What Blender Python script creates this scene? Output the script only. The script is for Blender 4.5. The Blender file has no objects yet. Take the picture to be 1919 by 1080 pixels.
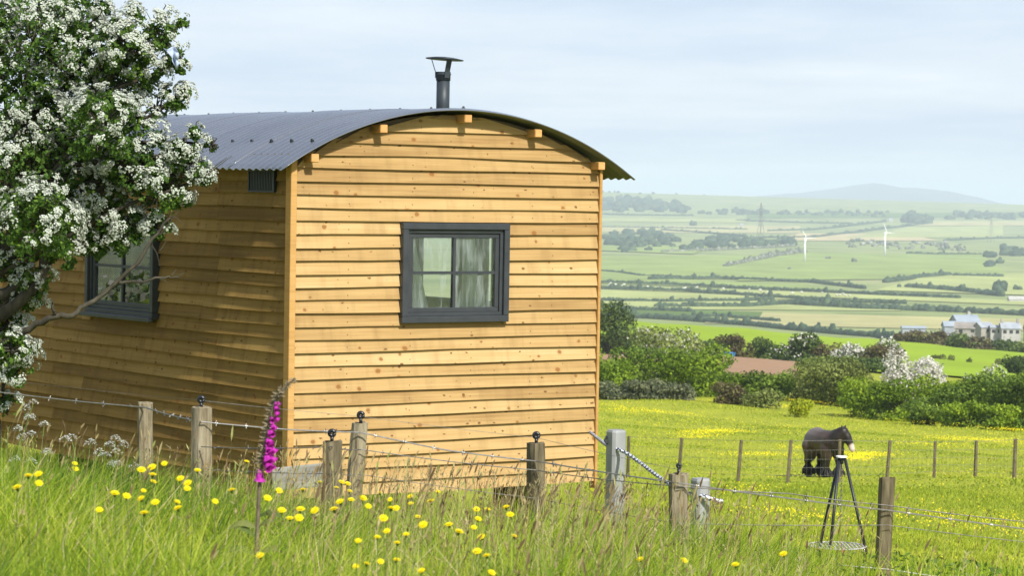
import bpy, bmesh, math, random
import numpy as np
from mathutils import Vector, Matrix
random.seed(7); rng = np.random.default_rng(7)
S = bpy.context.scene
COL = S.collection
# ------------------------------------------------------------------ camera
F = 5100.0; PITCH = math.atan(183/5100); ROLL = 0.017
cam_d = bpy.data.cameras.new('camera'); cam = bpy.data.objects.new('camera', cam_d); COL.objects.link(cam)
cam_d.sensor_width = 36; cam_d.lens = F/1919*36; cam_d.clip_start = .1; cam_d.clip_end = 90000
cam.matrix_world = Matrix.Rotation(math.pi/2-PITCH, 4, 'X') @ Matrix.Rotation(ROLL, 4, 'Z')
cam_d.dof.use_dof = True; cam_d.dof.focus_distance = 20.3; cam_d.dof.aperture_fstop = 10.5
S.camera = cam
RM = np.array(cam.matrix_world.to_3x3())
# ------------------------------------------------------------------ sky, sun, exposure
SUN_EL, SUN_AZ = math.radians(43), math.radians(148)
to_sun = Vector((math.cos(SUN_EL)*math.sin(SUN_AZ), math.cos(SUN_EL)*math.cos(SUN_AZ), math.sin(SUN_EL)))
W = bpy.data.worlds.new('World'); S.world = W; W.use_nodes = True
def world():
    nt = W.node_tree; N = nt.nodes; L = nt.links
    for n in list(N): N.remove(n)
    out = N.new('ShaderNodeOutputWorld'); bg = N.new('ShaderNodeBackground'); bg.inputs[1].default_value = .094
    sk = N.new('ShaderNodeTexSky'); sk.sky_type = 'NISHITA'; sk.sun_disc = False
    sk.sun_elevation = SUN_EL; sk.sun_rotation = SUN_AZ; sk.dust_density = 1.2; sk.air_density = 1.0; sk.ozone_density = 1.0
    tc = N.new('ShaderNodeTexCoord'); sp = N.new('ShaderNodeSeparateXYZ'); L.new(tc.outputs['Generated'], sp.inputs[0])
    mx = N.new('ShaderNodeMath'); mx.operation = 'MAXIMUM'; mx.inputs[1].default_value = 0; L.new(sp.outputs[2], mx.inputs[0])
    ad = N.new('ShaderNodeMath'); ad.inputs[1].default_value = .045; L.new(mx.outputs[0], ad.inputs[0])
    dv = N.new('ShaderNodeVectorMath'); dv.operation = 'DIVIDE'
    cb = N.new('ShaderNodeCombineXYZ')
    for i in range(3): L.new(ad.outputs[0], cb.inputs[i])
    L.new(tc.outputs['Generated'], dv.inputs[0]); L.new(cb.outputs[0], dv.inputs[1])
    mp = N.new('ShaderNodeMapping'); mp.inputs['Scale'].default_value = (.40, .26, 0); mp.inputs['Location'].default_value = (3.1, 7.7, 0)
    L.new(dv.outputs[0], mp.inputs[0])
    ns = N.new('ShaderNodeTexNoise'); ns.inputs['Scale'].default_value = 1.0; ns.inputs['Detail'].default_value = 7; ns.inputs['Roughness'].default_value = .58
    L.new(mp.outputs[0], ns.inputs[0])
    rp = N.new('ShaderNodeMapRange'); rp.inputs[1].default_value = .40; rp.inputs[2].default_value = .68; rp.inputs[3].default_value = 0; rp.inputs[4].default_value = 1
    L.new(ns.outputs[0], rp.inputs[0])
    cl = N.new('ShaderNodeMixRGB'); cl.inputs[1].default_value = (4.75, 5.65, 7.3, 1); cl.inputs[2].default_value = (7.3, 7.7, 8.4, 1); L.new(rp.outputs[0], cl.inputs[0])
    th = N.new('ShaderNodeMapRange'); th.inputs[1].default_value = 0; th.inputs[2].default_value = .8; th.inputs[3].default_value = .84; th.inputs[4].default_value = .35; L.new(mx.outputs[0], th.inputs[0])   # the veil is thicker towards the horizon
    mix = N.new('ShaderNodeMixRGB'); L.new(th.outputs[0], mix.inputs[0]); L.new(sk.outputs[0], mix.inputs[1]); L.new(cl.outputs[0], mix.inputs[2])
    L.new(mix.outputs[0], bg.inputs[0]); L.new(bg.outputs[0], out.inputs[0])
world()
sd = bpy.data.lights.new('sun', 'SUN'); sd.energy = 4.5; sd.angle = math.radians(3); sd.color = (1, .965, .90)
so = bpy.data.objects.new('sun', sd); so.rotation_euler = (-to_sun).to_track_quat('-Z', 'Y').to_euler(); so.location = (10, -20, 40); COL.objects.link(so)
S.render.engine = 'CYCLES'
S.view_settings.view_transform = 'Standard'; S.view_settings.look = 'None'; S.view_settings.gamma = 1; S.view_settings.use_curve_mapping = False
S.view_settings.exposure = .52
S.cycles.max_bounces = 8; S.cycles.transparent_max_bounces = 12; S.cycles.volume_bounces = 1

# ------------------------------------------------------------------ helpers
def ray(px, py):
    d = RM @ np.array([(px-959.5)/F, (540-py)/F, -1.0]); return d/d[1]
def tag(o, label=None, cat=None, group=None, kind=None):
    if label: o['label'] = label
    if cat: o['category'] = cat
    if group: o['group'] = group
    if kind: o['kind'] = kind
    return o
def empty(name, loc, rz=0.0, **k):
    o = bpy.data.objects.new(name, None); o.location = loc; o.rotation_euler = (0, 0, rz); o.empty_display_size = .1
    COL.objects.link(o); return tag(o, **k)
def link(name, me, mat=None, parent=None, loc=(0,0,0), rot=(0,0,0), **k):
    o = bpy.data.objects.new(name, me); COL.objects.link(o)
    if mat is not None and len(me.materials) == 0: me.materials.append(mat)
    if parent is not None: o.parent = parent
    o.location = loc; o.rotation_euler = rot
    return tag(o, **k)
def npmesh(name, V, faces, attrs=None, smooth=False, matidx=None):
    """V (n,3); faces: list of (m,k) int arrays"""
    me = bpy.data.meshes.new(name); V = np.asarray(V, np.float32)
    me.vertices.add(len(V)); me.vertices.foreach_set('co', V.ravel())
    loops = np.concatenate([np.asarray(f, np.int32).ravel() for f in faces])
    tot = np.concatenate([np.full(len(f), np.asarray(f).shape[1], np.int32) for f in faces])
    st = np.concatenate([[0], np.cumsum(tot)[:-1]]).astype(np.int32)
    me.loops.add(len(loops)); me.loops.foreach_set('vertex_index', loops)
    me.polygons.add(len(tot)); me.polygons.foreach_set('loop_start', st)
    try: me.polygons.foreach_set('loop_total', tot)
    except Exception: pass
    if smooth: me.polygons.foreach_set('use_smooth', np.ones(len(tot), bool))
    if matidx is not None: me.polygons.foreach_set('material_index', np.asarray(matidx, np.int32))
    me.update(calc_edges=True)
    for n, a in (attrs or {}).items():
        at = me.attributes.new(n, 'FLOAT', 'POINT'); at.data.foreach_set('value', np.asarray(a, np.float32))
    return me
class MB:
    """collects verts/faces for one mesh"""
    def __init__(s): s.v = []; s.f = []; s.u = []
    def add(s, v, f):
        b = len(s.v); s.v += [tuple(p) for p in v]; s.f += [tuple(i+b for i in q) for q in f]; return s
    def box(s, a, b):
        (x0,y0,z0),(x1,y1,z1) = a, b
        return s.add([(x0,y0,z0),(x1,y0,z0),(x1,y1,z0),(x0,y1,z0),(x0,y0,z1),(x1,y0,z1),(x1,y1,z1),(x0,y1,z1)],
              [(0,3,2,1),(4,5,6,7),(0,1,5,4),(1,2,6,5),(2,3,7,6),(3,0,4,7)])
    def tube(s, pts, rad, n=6, caps=True):
        pts = [Vector(p) for p in pts]; m = len(pts); rad = [rad]*m if isinstance(rad, (int, float)) else rad
        vs, fs = [], []; up = None
        for i, p in enumerate(pts):
            d = (pts[min(i+1, m-1)]-pts[max(i-1, 0)]).normalized()
            if up is None: up = d.orthogonal().normalized()
            up = (up-d*up.dot(d)); up = up.normalized() if up.length > 1e-6 else d.orthogonal().normalized()
            w = d.cross(up)
            for k in range(n):
                a = 2*math.pi*k/n; vs.append(p+(up*math.cos(a)+w*math.sin(a))*rad[i])
        for i in range(m-1):
            for k in range(n): fs.append((i*n+k, i*n+(k+1)%n, (i+1)*n+(k+1)%n, (i+1)*n+k))
        if caps: fs += [tuple(range(n-1, -1, -1)), tuple(range((m-1)*n, m*n))]
        return s.add(vs, fs)
    def mesh(s, name, smooth=False):
        me = bpy.data.meshes.new(name); me.from_pydata(s.v, [], s.f); me.update()
        if smooth: me.polygons.foreach_set('use_smooth', [True]*len(me.polygons))
        return me
    def build(s, name, mat, parent=None, smooth=False, loc=(0,0,0), rot=(0,0,0), **k):
        return link(name, s.mesh(name, smooth), mat, parent, loc, rot, **k)
def bevel(o, w=.004, n=1):
    m = o.modifiers.new('bevel', 'BEVEL'); m.width = w; m.segments = n; m.limit_method = 'ANGLE'; return o

# ------------------------------------------------------------------ materials
def mat(name, base=(.5,.5,.5), rough=.7, metal=0, spec=.3, fn=None):
    m = bpy.data.materials.new(name); m.use_nodes = True; nt = m.node_tree
    b = nt.nodes['Principled BSDF']; b.inputs['Base Color'].default_value = (*base, 1); b.inputs['Roughness'].default_value = rough
    b.inputs['Metallic'].default_value = metal; b.inputs['Specular IOR Level'].default_value = spec
    if fn: fn(nt, b)
    return m
def ramp(nt, fac, stops):
    r = nt.nodes.new('ShaderNodeValToRGB'); e = r.color_ramp.elements
    while len(e) < len(stops): e.new(.5)
    for i, (p, c) in enumerate(stops): e[i].position = p; e[i].color = (*c, 1)
    nt.links.new(fac, r.inputs[0]); return r.outputs[0]
def coords(nt, scale=(1,1,1), kind='Object', jitter=False):
    tc = nt.nodes.new('ShaderNodeTexCoord'); mp = nt.nodes.new('ShaderNodeMapping'); mp.inputs['Scale'].default_value = scale
    if jitter:
        oi = nt.nodes.new('ShaderNodeObjectInfo'); ml = nt.nodes.new('ShaderNodeMath'); ml.operation = 'MULTIPLY'; ml.inputs[1].default_value = 60
        nt.links.new(oi.outputs['Random'], ml.inputs[0]); cb = nt.nodes.new('ShaderNodeCombineXYZ')
        for i in range(3): nt.links.new(ml.outputs[0], cb.inputs[i])
        av = nt.nodes.new('ShaderNodeVectorMath'); nt.links.new(tc.outputs[kind], av.inputs[0]); nt.links.new(cb.outputs[0], av.inputs[1])
        nt.links.new(av.outputs[0], mp.inputs[0])
    else: nt.links.new(tc.outputs[kind], mp.inputs[0])
    return mp.outputs[0]
def noise(nt, vec, scale, detail=4, rough=.55):
    n = nt.nodes.new('ShaderNodeTexNoise'); n.inputs['Scale'].default_value = scale; n.inputs['Detail'].default_value = detail; n.inputs['Roughness'].default_value = rough
    nt.links.new(vec, n.inputs[0]); return n.outputs[0]
def math_(nt, op, a, b=None, clamp=False):
    m = nt.nodes.new('ShaderNodeMath'); m.operation = op; m.use_clamp = clamp
    for i, v in enumerate((a, b)):
        if v is None: continue
        if isinstance(v, (int, float)): m.inputs[i].default_value = v
        else: nt.links.new(v, m.inputs[i])
    return m.outputs[0]
def mixc(nt, fac, a, b, mode='MIX'):
    m = nt.nodes.new('ShaderNodeMixRGB'); m.blend_type = mode
    for i, v in enumerate((fac, a, b)):
        if isinstance(v, (int, float)): m.inputs[i].default_value = v
        elif isinstance(v, tuple): m.inputs[i].default_value = (*v, 1)
        else: nt.links.new(v, m.inputs[i])
    return m.outputs[0]
def maprange(nt, v, a, b, c, d):
    m = nt.nodes.new('ShaderNodeMapRange'); nt.links.new(v, m.inputs[0])
    for i, x in enumerate((a, b, c, d)): m.inputs[i+1].default_value = x
    return m.outputs[0]
def bump(nt, b, h, strength=.3, dist=.01):
    n = nt.nodes.new('ShaderNodeBump'); n.inputs['Strength'].default_value = strength; n.inputs['Distance'].default_value = dist
    nt.links.new(h, n.inputs['Height']); nt.links.new(n.outputs[0], b.inputs['Normal'])
def noisy(name, stops, scale=(1,1,1), ns=5, rough=.8, bmp=0, bd=.01, kind='Object', jitter=True, spec=.25, metal=0):
    def fn(nt, b):
        v = coords(nt, scale, kind, jitter); n = noise(nt, v, ns, 5, .6)
        nt.links.new(ramp(nt, n, stops), b.inputs['Base Color'])
        if bmp: bump(nt, b, n, bmp, bd)
    return mat(name, rough=rough, spec=spec, fn=fn, metal=metal)
def leafmat(name, stops, trans=.35, rough=.6, attr='tint'):
    """two-sided leaf / blade with some light passing through; colour from the per-leaf attribute"""
    m = bpy.data.materials.new(name); m.use_nodes = True; nt = m.node_tree; b = nt.nodes['Principled BSDF']
    a = nt.nodes.new('ShaderNodeAttribute'); a.attribute_name = attr
    c = ramp(nt, a.outputs['Fac'], stops); nt.links.new(c, b.inputs['Base Color']); b.inputs['Roughness'].default_value = rough
    b.inputs['Specular IOR Level'].default_value = .18
    t = nt.nodes.new('ShaderNodeBsdfTranslucent'); nt.links.new(c, t.inputs[0])
    x = nt.nodes.new('ShaderNodeMixShader'); x.inputs[0].default_value = trans
    nt.links.new(b.outputs[0], x.inputs[1]); nt.links.new(t.outputs[0], x.inputs[2])
    nt.links.new(x.outputs[0], nt.nodes['Material Output'].inputs['Surface']); return m
def wood_fn(tones, knots=True, stain=0.0):
    def fn(nt, b):
        v = coords(nt, (1,1,1), 'Object', True)
        def mapped(s):
            mp = nt.nodes.new('ShaderNodeMapping'); mp.inputs['Scale'].default_value = s; nt.links.new(v, mp.inputs[0]); return mp.outputs[0]
        def swz(o):
            a = nt.nodes.new('ShaderNodeSeparateXYZ'); b_ = nt.nodes.new('ShaderNodeCombineXYZ'); nt.links.new(o, a.inputs[0]); nt.links.new(a.outputs[0], b_.inputs[0]); nt.links.new(a.outputs[2], b_.inputs[1]); return b_.outputs[0]
        grain = noise(nt, mapped((1.3, 9, 60)), 1.0, 6, .62)
        big = noise(nt, mapped((1.1, 2, 9)), 1.0, 3, .5)
        oi = nt.nodes.new('ShaderNodeObjectInfo')
        f = math_(nt, 'ADD', math_(nt, 'MULTIPLY', grain, .5), math_(nt, 'MULTIPLY', big, .45))
        f = math_(nt, 'ADD', f, math_(nt, 'MULTIPLY', math_(nt, 'SUBTRACT', oi.outputs['Random'], .5), .30))
        c = ramp(nt, f, tones)
        if knots:
            vo = nt.nodes.new('ShaderNodeTexVoronoi'); vo.inputs['Scale'].default_value = 1.0
            wob = nt.nodes.new('ShaderNodeVectorMath'); wob.operation = 'ADD'
            nn = nt.nodes.new('ShaderNodeTexNoise'); nn.inputs['Scale'].default_value = 40; nt.links.new(v, nn.inputs[0])
            sc = nt.nodes.new('ShaderNodeVectorMath'); sc.operation = 'SCALE'; sc.inputs['Scale'].default_value = .09; nt.links.new(nn.outputs[1], sc.inputs[0])
            vo.voronoi_dimensions = '2D'; nt.links.new(swz(mapped((5.4, 1, 7.2))), wob.inputs[0]); nt.links.new(sc.outputs[0], wob.inputs[1]); nt.links.new(wob.outputs[0], vo.inputs[0])
            sep = nt.nodes.new('ShaderNodeSeparateColor'); nt.links.new(vo.outputs['Color'], sep.inputs[0])
            rad = maprange(nt, sep.outputs[0], .55, 1, -.02, .125)
            k = math_(nt, 'SUBTRACT', rad, vo.outputs['Distance'])
            kn = maprange(nt, k, -.03, .035, 0, 1)
            c = mixc(nt, math_(nt, 'MULTIPLY', kn, .8), c, (.13, .055, .016))
            halo = maprange(nt, math_(nt, 'SUBTRACT', math_(nt, 'MULTIPLY', rad, 2.2), vo.outputs['Distance']), 0, .2, 0, .36)
            c = mixc(nt, halo, c, (.36, .155, .04))
            vo2 = nt.nodes.new('ShaderNodeTexVoronoi'); vo2.inputs['Scale'].default_value = 1.0
            wob2 = nt.nodes.new('ShaderNodeVectorMath'); wob2.operation = 'ADD'; sc2 = nt.nodes.new('ShaderNodeVectorMath'); sc2.operation = 'SCALE'; sc2.inputs['Scale'].default_value = .25; nt.links.new(nn.outputs[1], sc2.inputs[0])
            vo2.voronoi_dimensions = '2D'; nt.links.new(swz(mapped((7.0, 1, 13.0))), wob2.inputs[0]); nt.links.new(sc2.outputs[0], wob2.inputs[1]); nt.links.new(wob2.outputs[0], vo2.inputs[0])
            sep2 = nt.nodes.new('ShaderNodeSeparateColor'); nt.links.new(vo2.outputs['Color'], sep2.inputs[0])
            k2 = math_(nt, 'SUBTRACT', maprange(nt, sep2.outputs[1], .62, 1, -.04, .12), vo2.outputs['Distance'])
            c = mixc(nt, maprange(nt, k2, -.02, .03, 0, .85), c, (.11, .048, .015))
            # nail heads
            tc = nt.nodes.new('ShaderNodeTexCoord'); sp = nt.nodes.new('ShaderNodeSeparateXYZ'); nt.links.new(tc.outputs['Object'], sp.inputs[0])
            dx = math_(nt, 'SUBTRACT', math_(nt, 'MODULO', math_(nt, 'ADD', sp.outputs[0], 50.22), .56), .28)
            dz = math_(nt, 'SUBTRACT', sp.outputs[2], .034)
            dd = math_(nt, 'SQRT', math_(nt, 'ADD', math_(nt, 'MULTIPLY', dx, dx), math_(nt, 'MULTIPLY', dz, dz)))
            c = mixc(nt, maprange(nt, dd, .0035, .006, .85, 0), c, (.06, .035, .02))
        if stain:
            st = noise(nt, mapped((9, 2, 1.2)), 1.0, 4, .6)
            c = mixc(nt, maprange(nt, st, .5, .72, 0, stain), c, (.16, .085, .03))
        nt.links.new(c, b.inputs['Base Color']); bump(nt, b, grain, .25, .004)
    return fn
M = {}
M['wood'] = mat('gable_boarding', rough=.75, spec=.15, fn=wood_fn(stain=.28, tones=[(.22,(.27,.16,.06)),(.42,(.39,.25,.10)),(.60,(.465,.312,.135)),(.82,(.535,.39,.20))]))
M['wood_side_shaded'] = mat('side_boarding_shaded', rough=.8, spec=.12, fn=wood_fn([(.25,(.19,.112,.033)),(.48,(.29,.175,.052)),(.68,(.37,.232,.074)),(.88,(.44,.285,.105))], True, .55))  # gable timber toned darker to put the wall's shade into colour; streaks are stain
M['wood_trim'] = mat('trim_wood', rough=.75, spec=.15, fn=wood_fn([(.3,(.36,.19,.06)),(.55,(.47,.27,.09)),(.8,(.56,.34,.13))], False))
M['wood_end'] = noisy('sawn_wood', [(.3,(.5,.25,.08)),(.7,(.62,.34,.13))], (1,1,1), 30, .8)
M['post'] = noisy('weathered_post_wood', [(.25,(.07,.055,.03)),(.45,(.19,.155,.095)),(.62,(.30,.255,.165)),(.8,(.42,.37,.26))], (26,26,3), 1.6, .9, .7, .012)
M['post_dark'] = noisy('old_post_wood', [(.25,(.05,.042,.022)),(.5,(.13,.105,.06)),(.75,(.24,.205,.125))], (26,26,3), 1.6, .9, .7, .012)
M['greypost'] = noisy('grey_paint', [(.3,(.21,.215,.21)),(.7,(.31,.315,.31))], (3,3,1), 3, .6, .1)
M['darkgrey'] = noisy('dark_grey_paint', [(.3,(.030,.034,.039)),(.7,(.045,.050,.056))], (2,2,2), 4, .42, 0, spec=.4)
M['black'] = noisy('black_metal', [(.3,(.012,.014,.016)),(.7,(.024,.027,.030))], (2,2,2), 6, .45, 0, spec=.45)
M['flue'] = noisy('flue_enamel', [(.3,(.020,.028,.034)),(.7,(.032,.042,.050))], (2,2,2), 6, .5, 0, spec=.4)
M['plastic'] = mat('black_plastic', (.01,.011,.013), .35, 0, .5)
M['wire'] = noisy('galvanised_wire', [(.3,(.16,.15,.135)),(.7,(.30,.29,.27))], (1,1,1), 40, .5, 0, metal=.4)
M['wire_dark'] = noisy('old_wire', [(.3,(.10,.09,.08)),(.7,(.22,.21,.19))], (1,1,1), 40, .6, 0, metal=.3)
M['white'] = mat('white_paint', (.78,.78,.76), .5)
def roof_fn(nt, b):
    v = coords(nt, (1,1,1), 'Object', True); n = noise(nt, v, 2.2, 5); n2 = noise(nt, v, 40, 3)
    nt.links.new(ramp(nt, n, [(.3,(.07,.08,.10)),(.7,(.11,.12,.145))]), b.inputs['Base Color'])
    nt.links.new(maprange(nt, n2, .3, .7, .24, .36), b.inputs['Roughness'])
    b.inputs['Coat Weight'].default_value = 1; b.inputs['Coat Roughness'].default_value = .07; b.inputs['Coat IOR'].default_value = 2.9
M['roof'] = mat('corrugated_metal', metal=.14, spec=.6, fn=roof_fn)
M['tin_dull'] = noisy('unpainted_sheet_underside', [(.3,(.15,.145,.13)),(.7,(.22,.21,.19))], (1,1,1), 6, .7)
def rope_fn(nt, b):
    u = nt.nodes.new('ShaderNodeAttribute'); u.attribute_name = 'tint'
    nt.links.new(ramp(nt, u.outputs['Fac'], [(.49,(.72,.74,.80)),(.51,(.02,.025,.05))]), b.inputs['Base Color'])
M['rope'] = mat('braided_rope', rough=.8, fn=rope_fn)
def glass_mat(name, fog=.1):
    m = bpy.data.materials.new(name); m.use_nodes = True; nt = m.node_tree
    for n in list(nt.nodes):
        if n.type == 'BSDF_PRINCIPLED': nt.nodes.remove(n)
    tr = nt.nodes.new('ShaderNodeBsdfTransparent'); tr.inputs[0].default_value = (.93,.96,.95,1)
    gl = nt.nodes.new('ShaderNodeBsdfGlossy'); gl.inputs['Roughness'].default_value = .015
    fr = nt.nodes.new('ShaderNodeFresnel'); fr.inputs[0].default_value = 1.52
    f = math_(nt, 'ADD', math_(nt, 'MULTIPLY', fr.outputs[0], 1.7), .06, True)
    x = nt.nodes.new('ShaderNodeMixShader'); nt.links.new(f, x.inputs[0]); nt.links.new(tr.outputs[0], x.inputs[1]); nt.links.new(gl.outputs[0], x.inputs[2])
    df = nt.nodes.new('ShaderNodeBsdfDiffuse'); df.inputs[0].default_value = (.62,.70,.68,1)
    v = coords(nt, (16,16,3.0), 'Object', False); n = noise(nt, v, 1.0, 6, .7)
    x2 = nt.nodes.new('ShaderNodeMixShader'); nt.links.new(maprange(nt, n, .48, .72, 0, fog), x2.inputs[0])
    nt.links.new(x.outputs[0], x2.inputs[1]); nt.links.new(df.outputs[0], x2.inputs[2])
    nt.links.new(x2.outputs[0], nt.nodes['Material Output'].inputs['Surface']); return m
M['glass'] = glass_mat('misted_glass', .30); M['glass_clear'] = glass_mat('clear_glass', .12)
M['lining'] = noisy('interior_lining', [(.3,(.11,.085,.055)),(.7,(.16,.12,.08))], (1,1,1), 3, .8)
def cloth_fn(nt, b): pass
M['curtain'] = noisy('curtain_cloth', [(.3,(.74,.77,.73)),(.7,(.83,.86,.82))], (1,1,1), 8, .9)

# ------------------------------------------------------------------ ground shape (heights are below the eye, which is z = 0)
TL = [(0,-1.5),(5,-1.45),(7,-1.45),(9,-1.5),(11,-1.62),(13,-1.8),(15,-2.0),(18,-2.22),(20,-2.38),(26,-2.6),(40,-4.6),(60,-6.7),(85,-8.9),(130,-11.6),(180,-13.4),(260,-16.8),(320,-18.5),(520,-24),(560,-27),(800,-45),(1200,-66),(1500,-68),(5300,-68),(7000,-36),(8500,0),(9200,-12),(10500,-66),(14000,-68),(60000,-68)]
TC = [(0,-1.5),(5,-1.47),(7,-1.5),(9,-1.6),(11,-1.75),(13,-1.95),(15,-2.15),(18,-2.42),(20,-2.62),(26,-3.3),(38,-4.9),(60,-6.9),(85,-8.9),(130,-11.6),(180,-13.4),(260,-16.8),(320,-18.5),(520,-24),(560,-27),(800,-45),(1200,-66),(1500,-68),(5300,-68),(7000,-36),(8500,2),(9200,-12),(10500,-66),(14000,-68),(60000,-68)]
TR = [(0,-1.6),(5,-1.6),(7,-1.66),(9,-1.76),(11,-1.86),(13,-1.97),(15,-2.12),(18,-2.52),(20,-2.8),(26,-3.65),(38,-5.2),(60,-7.3),(78,-8.2),(110,-10.5),(150,-12.7),(180,-14.0),(260,-17.5),(320,-20.5),(520,-29),(560,-31.5),(700,-36.5),(800,-41),(1000,-52),(1500,-68),(1600,-68),(5300,-68),(7000,-44),(8500,-17),(9200,-22),(10500,-66),(14000,-68),(60000,-68)]
def ip(T, d): a = np.array(T, float); return np.interp(np.log(d+3), np.log(a[:,0]+3), a[:,1])
def ground(x, y):
    x = np.asarray(x, float); y = np.asarray(y, float); d = np.hypot(x, y); yy = np.maximum(y, .35*d+1e-6)
    u = np.clip(x/yy, -.5, .5)
    l, c, r = ip(TL, d), ip(TC, d), ip(TR, d)
    w = np.clip((u+.2)/.23, 0, 1); w2 = np.clip((u-.03)/.16, 0, 1)
    z = np.where(u < .03, l*(1-w)+c*w, c*(1-w2)+r*w2)
    near = np.clip(1-d/60, 0, 1); mid = np.clip((d-25)/60, 0, 1)*np.clip((1100-d)/500, 0, 1)
    z = z+near*.035*(np.sin(x*2.1+1.3)*np.sin(y*1.7)+.6*np.sin(x*5.3+y*3.1))
    z = z+mid*.16*(np.sin(x*.21+2)*np.sin(y*.13+1)+.5*np.sin(x*.55+y*.31))
    return z
def G(x, y): return float(ground(x, y))
def hit(px, py, up=0.0):
    d = ray(px, py); t = np.geomspace(4, 45000, 6000)
    below = (d[2]*t) < (ground(d[0]*t, t)+up)
    i = int(np.argmax(below)) if below.any() else len(t)-1
    a, b = t[max(i-1, 0)], t[i]
    for _ in range(18):
        m = .5*(a+b)
        if d[2]*m < G(d[0]*m, m)+up: b = m
        else: a = m
    return Vector((d[0]*b, b, d[2]*b))
def at(px, dist, zoff=0.0):
    """the place on the ground at this bearing and distance"""
    x = (ray(px, 700)[0])*dist; return Vector((x, dist, G(x, dist)+zoff))
def P(px, py, dist):
    d = ray(px, py); return Vector((d[0]*dist, dist, d[2]*dist))

def make_ground():
    th = np.concatenate([np.linspace(-math.pi, -.36, 46)[:-1], np.linspace(-.36, .36, 190), np.linspace(.36, math.pi, 46)[1:]])
    d = np.concatenate([np.linspace(.6, 30, 90)[:-1], np.geomspace(30, 1500, 110)[:-1], np.geomspace(1500, 5300, 14)[:-1], np.linspace(5300, 11000, 34)[:-1], np.geomspace(11000, 60000, 10)])
    D, T = np.meshgrid(d, th, indexing='ij'); X = D*np.sin(T); Y = D*np.cos(T); Z = ground(X, Y)
    V = np.stack([X, Y, Z], -1).reshape(-1, 3); n = len(th); i, j = np.meshgrid(np.arange(len(d)-1), np.arange(n-1), indexing='ij')
    f = np.stack([i*n+j, (i+1)*n+j, (i+1)*n+j+1, i*n+j+1], -1).reshape(-1, 4)[:, ::-1]
    def fn(nt, b):
        v = coords(nt, (1,1,1), 'Object', False)
        fine = noise(nt, v, 3.0, 6, .7); mid = noise(nt, v, .22, 4, .6); far = noise(nt, v, .012, 4, .6)
        c = ramp(nt, fine, [(.3,(.16,.19,.024)),(.5,(.26,.295,.032)),(.7,(.35,.365,.045))])
        c = mixc(nt, maprange(nt, mid, .4, .66, 0, .45), c, (.40,.40,.035))
        c2 = ramp(nt, far, [(.32,(.15,.19,.065)),(.48,(.23,.27,.10)),(.6,(.28,.31,.12)),(.72,(.31,.29,.15))])
        ge = nt.nodes.new('ShaderNodeNewGeometry'); ln = nt.nodes.new('ShaderNodeVectorMath'); ln.operation = 'LENGTH'; nt.links.new(ge.outputs['Position'], ln.inputs[0])
        c = mixc(nt, maprange(nt, ln.outputs['Value'], 500, 900, 0, 1), c, c2)
        nt.links.new(c, b.inputs['Base Color']); bump(nt, b, fine, .6, .12)
    o = link('ground', npmesh('ground', V, [f], smooth=True), mat('pasture_ground', rough=.95, spec=.05, fn=fn), kind='structure')
make_ground()

# ------------------------------------------------------------------ field sheets draped on the land
def sheet(name, corners, m, nx=24, ny=10, up=.3):
    (a, b, c, d) = corners            # near-left, near-right, far-right, far-left on the land
    V = []
    for j in range(ny+1):
        for i in range(nx+1):
            s, t = i/nx, j/ny
            p = (a*(1-s)+b*s)*(1-t)+(d*(1-s)+c*s)*t
            V.append((p.x, p.y, G(p.x, p.y)+up))
    f = [(j*(nx+1)+i, j*(nx+1)+i+1, (j+1)*(nx+1)+i+1, (j+1)*(nx+1)+i) for j in range(ny) for i in range(nx)]
    return link(name, npmesh(name, V, [np.array(f)], smooth=True), m, kind='structure')
M['plough'] = noisy('red_earth', [(.3,(.24,.14,.078)),(.7,(.35,.215,.12))], (.4,3,1), 1.2, .95, kind='Object', jitter=False)
def fieldmat(name, c, v=.18):
    return noisy(name, [(.3, tuple(x*(1-v) for x in c)), (.7, tuple(x*(1+v) for x in c))], (1,.5,1), .02, .95, jitter=False, spec=.03)
FG = [fieldmat('fresh_grass', (.24,.335,.028), .12), fieldmat('green_field', (.235,.295,.085)), fieldmat('pale_field', (.33,.36,.13)), fieldmat('hay_field', (.39,.36,.16)), fieldmat('deep_field', (.11,.17,.04)), fieldmat('straw_field', (.46,.38,.20))]
def Hp(*l): return [hit(*p) for p in l]
sheet('ploughed_field', [at(1325,238), at(1490,238), at(1500,300), at(1130,320)], M['plough'], up=.35)
sheet('ploughed_field', [at(1075,262), at(1190,262), at(1195,318), at(1075,322)], M['plough'], up=.3)
sheet('bright_field', [at(1060,326), at(1960,262), at(1960,512), at(1060,516)], FG[0], 60, 30, up=.12)
FIELDS = [ # pixel corners of each field seen in the valley, hit on the valley floor
 (3,[(1320,607),(1960,622),(1960,600),(1340,585)]), (4,[(1100,588),(1420,600),(1430,586),(1110,576)]),
 (2,[(1100,580),(1700,584),(1500,566),(1110,566)]), (2,[(1100,563),(1560,562),(1420,556),(1110,543)]),
 (2,[(1100,541),(1960,575),(1960,567),(1100,534)]), (1,[(1100,531),(1600,549),(1500,535),(1100,517)]),
 (1,[(1100,524),(1560,524),(1500,478),(1100,482)]), (1,[(1380,528),(1900,522),(1840,478),(1480,474)]),
 (2,[(1640,546),(1960,556),(1960,512),(1740,518)]), (3,[(1100,436),(1500,438),(1500,424),(1100,424)]),
 (5,[(1440,452),(1760,452),(1700,440),(1500,438)]), (2,[(1580,446),(1880,446),(1880,424),(1700,426)]),
 (2,[(1100,416),(1400,418),(1390,411),(1100,410)]), (3,[(1700,424),(1960,424),(1960,414),(1740,416)]),
 (1,[(1100,470),(1300,478),(1330,462),(1120,462)]), (4,[(1400,410),(1960,408),(1960,398),(1400,400)])]
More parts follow.
